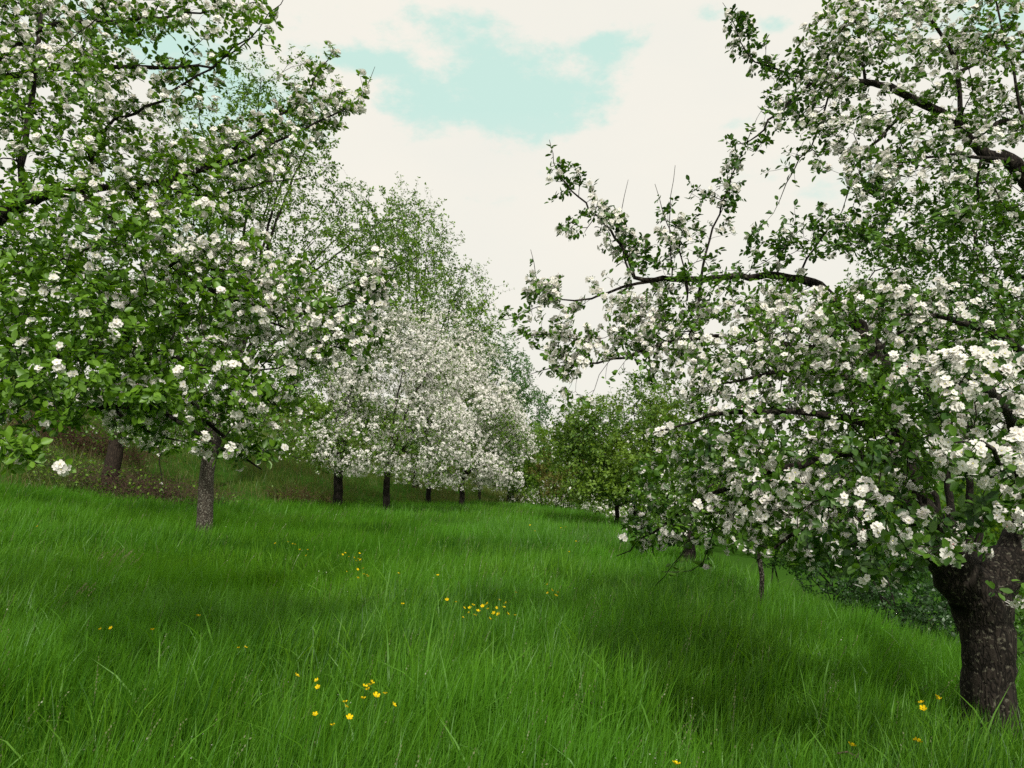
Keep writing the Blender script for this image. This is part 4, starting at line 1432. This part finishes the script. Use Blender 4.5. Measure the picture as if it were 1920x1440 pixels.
def seed_grass(px, py, label, n, h, ldir, spread=.12):
    q = hit(px, py, h * .6)
    c = np.array([q[0], q[1], g1(q[0], q[1])])
    A = Acc()
    x = c[0] + rng.normal(0, spread, n)
    y = c[1] + rng.normal(0, spread, n)
    hh = h * rng.uniform(.7, 1.05, n)
    ln, cu = rng.uniform(.25, .4, n), rng.uniform(.3, .6, n)
    V, Q, T_, t = blades(x, y, hh, np.full(n, .004), np.full(n, ldir) + rng.normal(0, .15, n), ln, cu, 6, rng.uniform(.3, 1, n))
    A.add(V, Q, T_, t)
    nv = 13
    Vr = V.reshape(n, nv, 3)
    # spikelets near the tips
    for k in range(n):
        tip, prev = Vr[k, 12], (Vr[k, 10] + Vr[k, 11]) / 2
        d = tip - prev
        for j in range(14):
            b = prev + d * (j / 14)
            dd = norm(d / np.linalg.norm(d) + rng.normal(0, .35, 3))
            LV = stamp(FAR_V, b[None], dd[None], norm(rng.normal(0, 1, (1, 3))), np.array([.02]))
            A.add(LV, np.zeros((0, 4), int), tile(FAR_T, 1, 4), np.full(4, .8))
    o = A.build('seeding_grass_tuft', [M_SEED])
    for v in o.data.vertices:
        pass
    o.data.transform(__import__('mathutils').Matrix.Translation((-c[0], -c[1], -c[2])))
    o.location = tuple(c)
    tag(o, label, 'grass tuft')


seed_grass(185, 1060, 'tuft of tall pale seeding grass leaning over in the shade', 26, .8, .1)
seed_grass(95, 1130, 'smaller pale seeding grass tuft below the tall leaning one', 8, .65, .2, .06)
seed_grass(1660, 1180, 'few tall thin grass stalks standing at the meadow drop before the dark shrub', 7, .6, .3, .06)


def twig(p0, p1, label):
    c = np.array(p0)
    T = Tree(300)
    a, b = np.array([0, 0, 0.]), np.array(p1) - c
    T.limb([a, b * .3 + [0, 0, .03], b * .7 + [0, 0, .02], b], [.007, .006, .005, .003], step=.03, wob=.004)
    T.limb([b * .55, b * .55 + np.array([.04, .05, .05])], [.004, .002], step=.03)
    T.r = T.fix[:T.n]
    V, F = T.tubes(0, 0)
    o = mesh_np('fallen_twig', V, F, [bark_mat('twig_bark', (.07, .05, .035), (.25, .19, .13))])
    o.location = tuple(c)
    tag(o, label, 'twig')


q1, q2 = hit(1570, 1413, .35), hit(1632, 1438, .33)
twig(q1, q2, 'thin brown fallen twig caught in the grass at the lower picture edge')


def bugle(px, py):
    q = hit(px, py, .3)
    c = np.array([q[0], q[1], g1(q[0], q[1])])
    root = thing('bugle_flower', 'dark violet bugle flower spike low in the grass left of the near buttercups', 'flower', tuple(c))
    V, F = tube_np([(0, 0, 0), (0, 0, .12), (.005, 0, .3)], [.003, .003, .002])
    mesh_np('stem', V, F, [M_STEM], root)
    n = 60
    z = rng.uniform(.18, .33, n)
    a = rng.uniform(0, 6.28, n)
    d = np.stack([np.cos(a), np.sin(a), np.full(n, .4)], -1)
    LV = stamp(FAR_V, np.stack([0 * z, 0 * z, z], -1), d, np.tile([0, 0, 1.], (n, 1)), np.full(n, .018))
    mesh_np('flower_spike', LV, [tile(FAR_T, n, 4)], [plain_mat('violet', (.16, .13, .28), var=(.05, .03, .06))], root, tint=np.repeat(rng.uniform(0, 1, n), 4))


bugle(535, 1372)


def chickweed():
    A = Acc()
    pts = []
    for px, py, rx, ry, n in [(340, 1395, 150, 55, 14), (420, 1400, 120, 40, 8), (1240, 1425, 80, 20, 14), (640, 1090, 200, 60, 26), (520, 960, 60, 30, 10), (1040, 1060, 160, 60, 24),
                              (1600, 1180, 120, 40, 26), (700, 1240, 300, 80, 22)]:
        for _ in range(n):
            pts.append(hit(px + rng.normal(0, rx * .6), py + rng.normal(0, ry * .6), rng.uniform(.28, .42)))
    pts = np.array(pts)
    n = len(pts)
    LV = stamp(FARF_V, pts, norm(rng.normal(0, 1, (n, 3)) * [1, 1, .2]), np.tile([0, -.3, 1.], (n, 1)), rng.uniform(.008, .014, n))
    o = mesh_np('chickweed', LV, [tile(FARF_T, n, len(FARF_V))], [M_PETAL], tint=np.repeat(rng.uniform(0, 1, n), len(FARF_V)))
    tag(o, 'tiny white chickweed flowers sprinkled through the meadow grass', 'wildflowers', kind='stuff')


chickweed()
print('VERTS', sum(len(o.data.vertices) for o in scene.objects if o.type == 'MESH'))
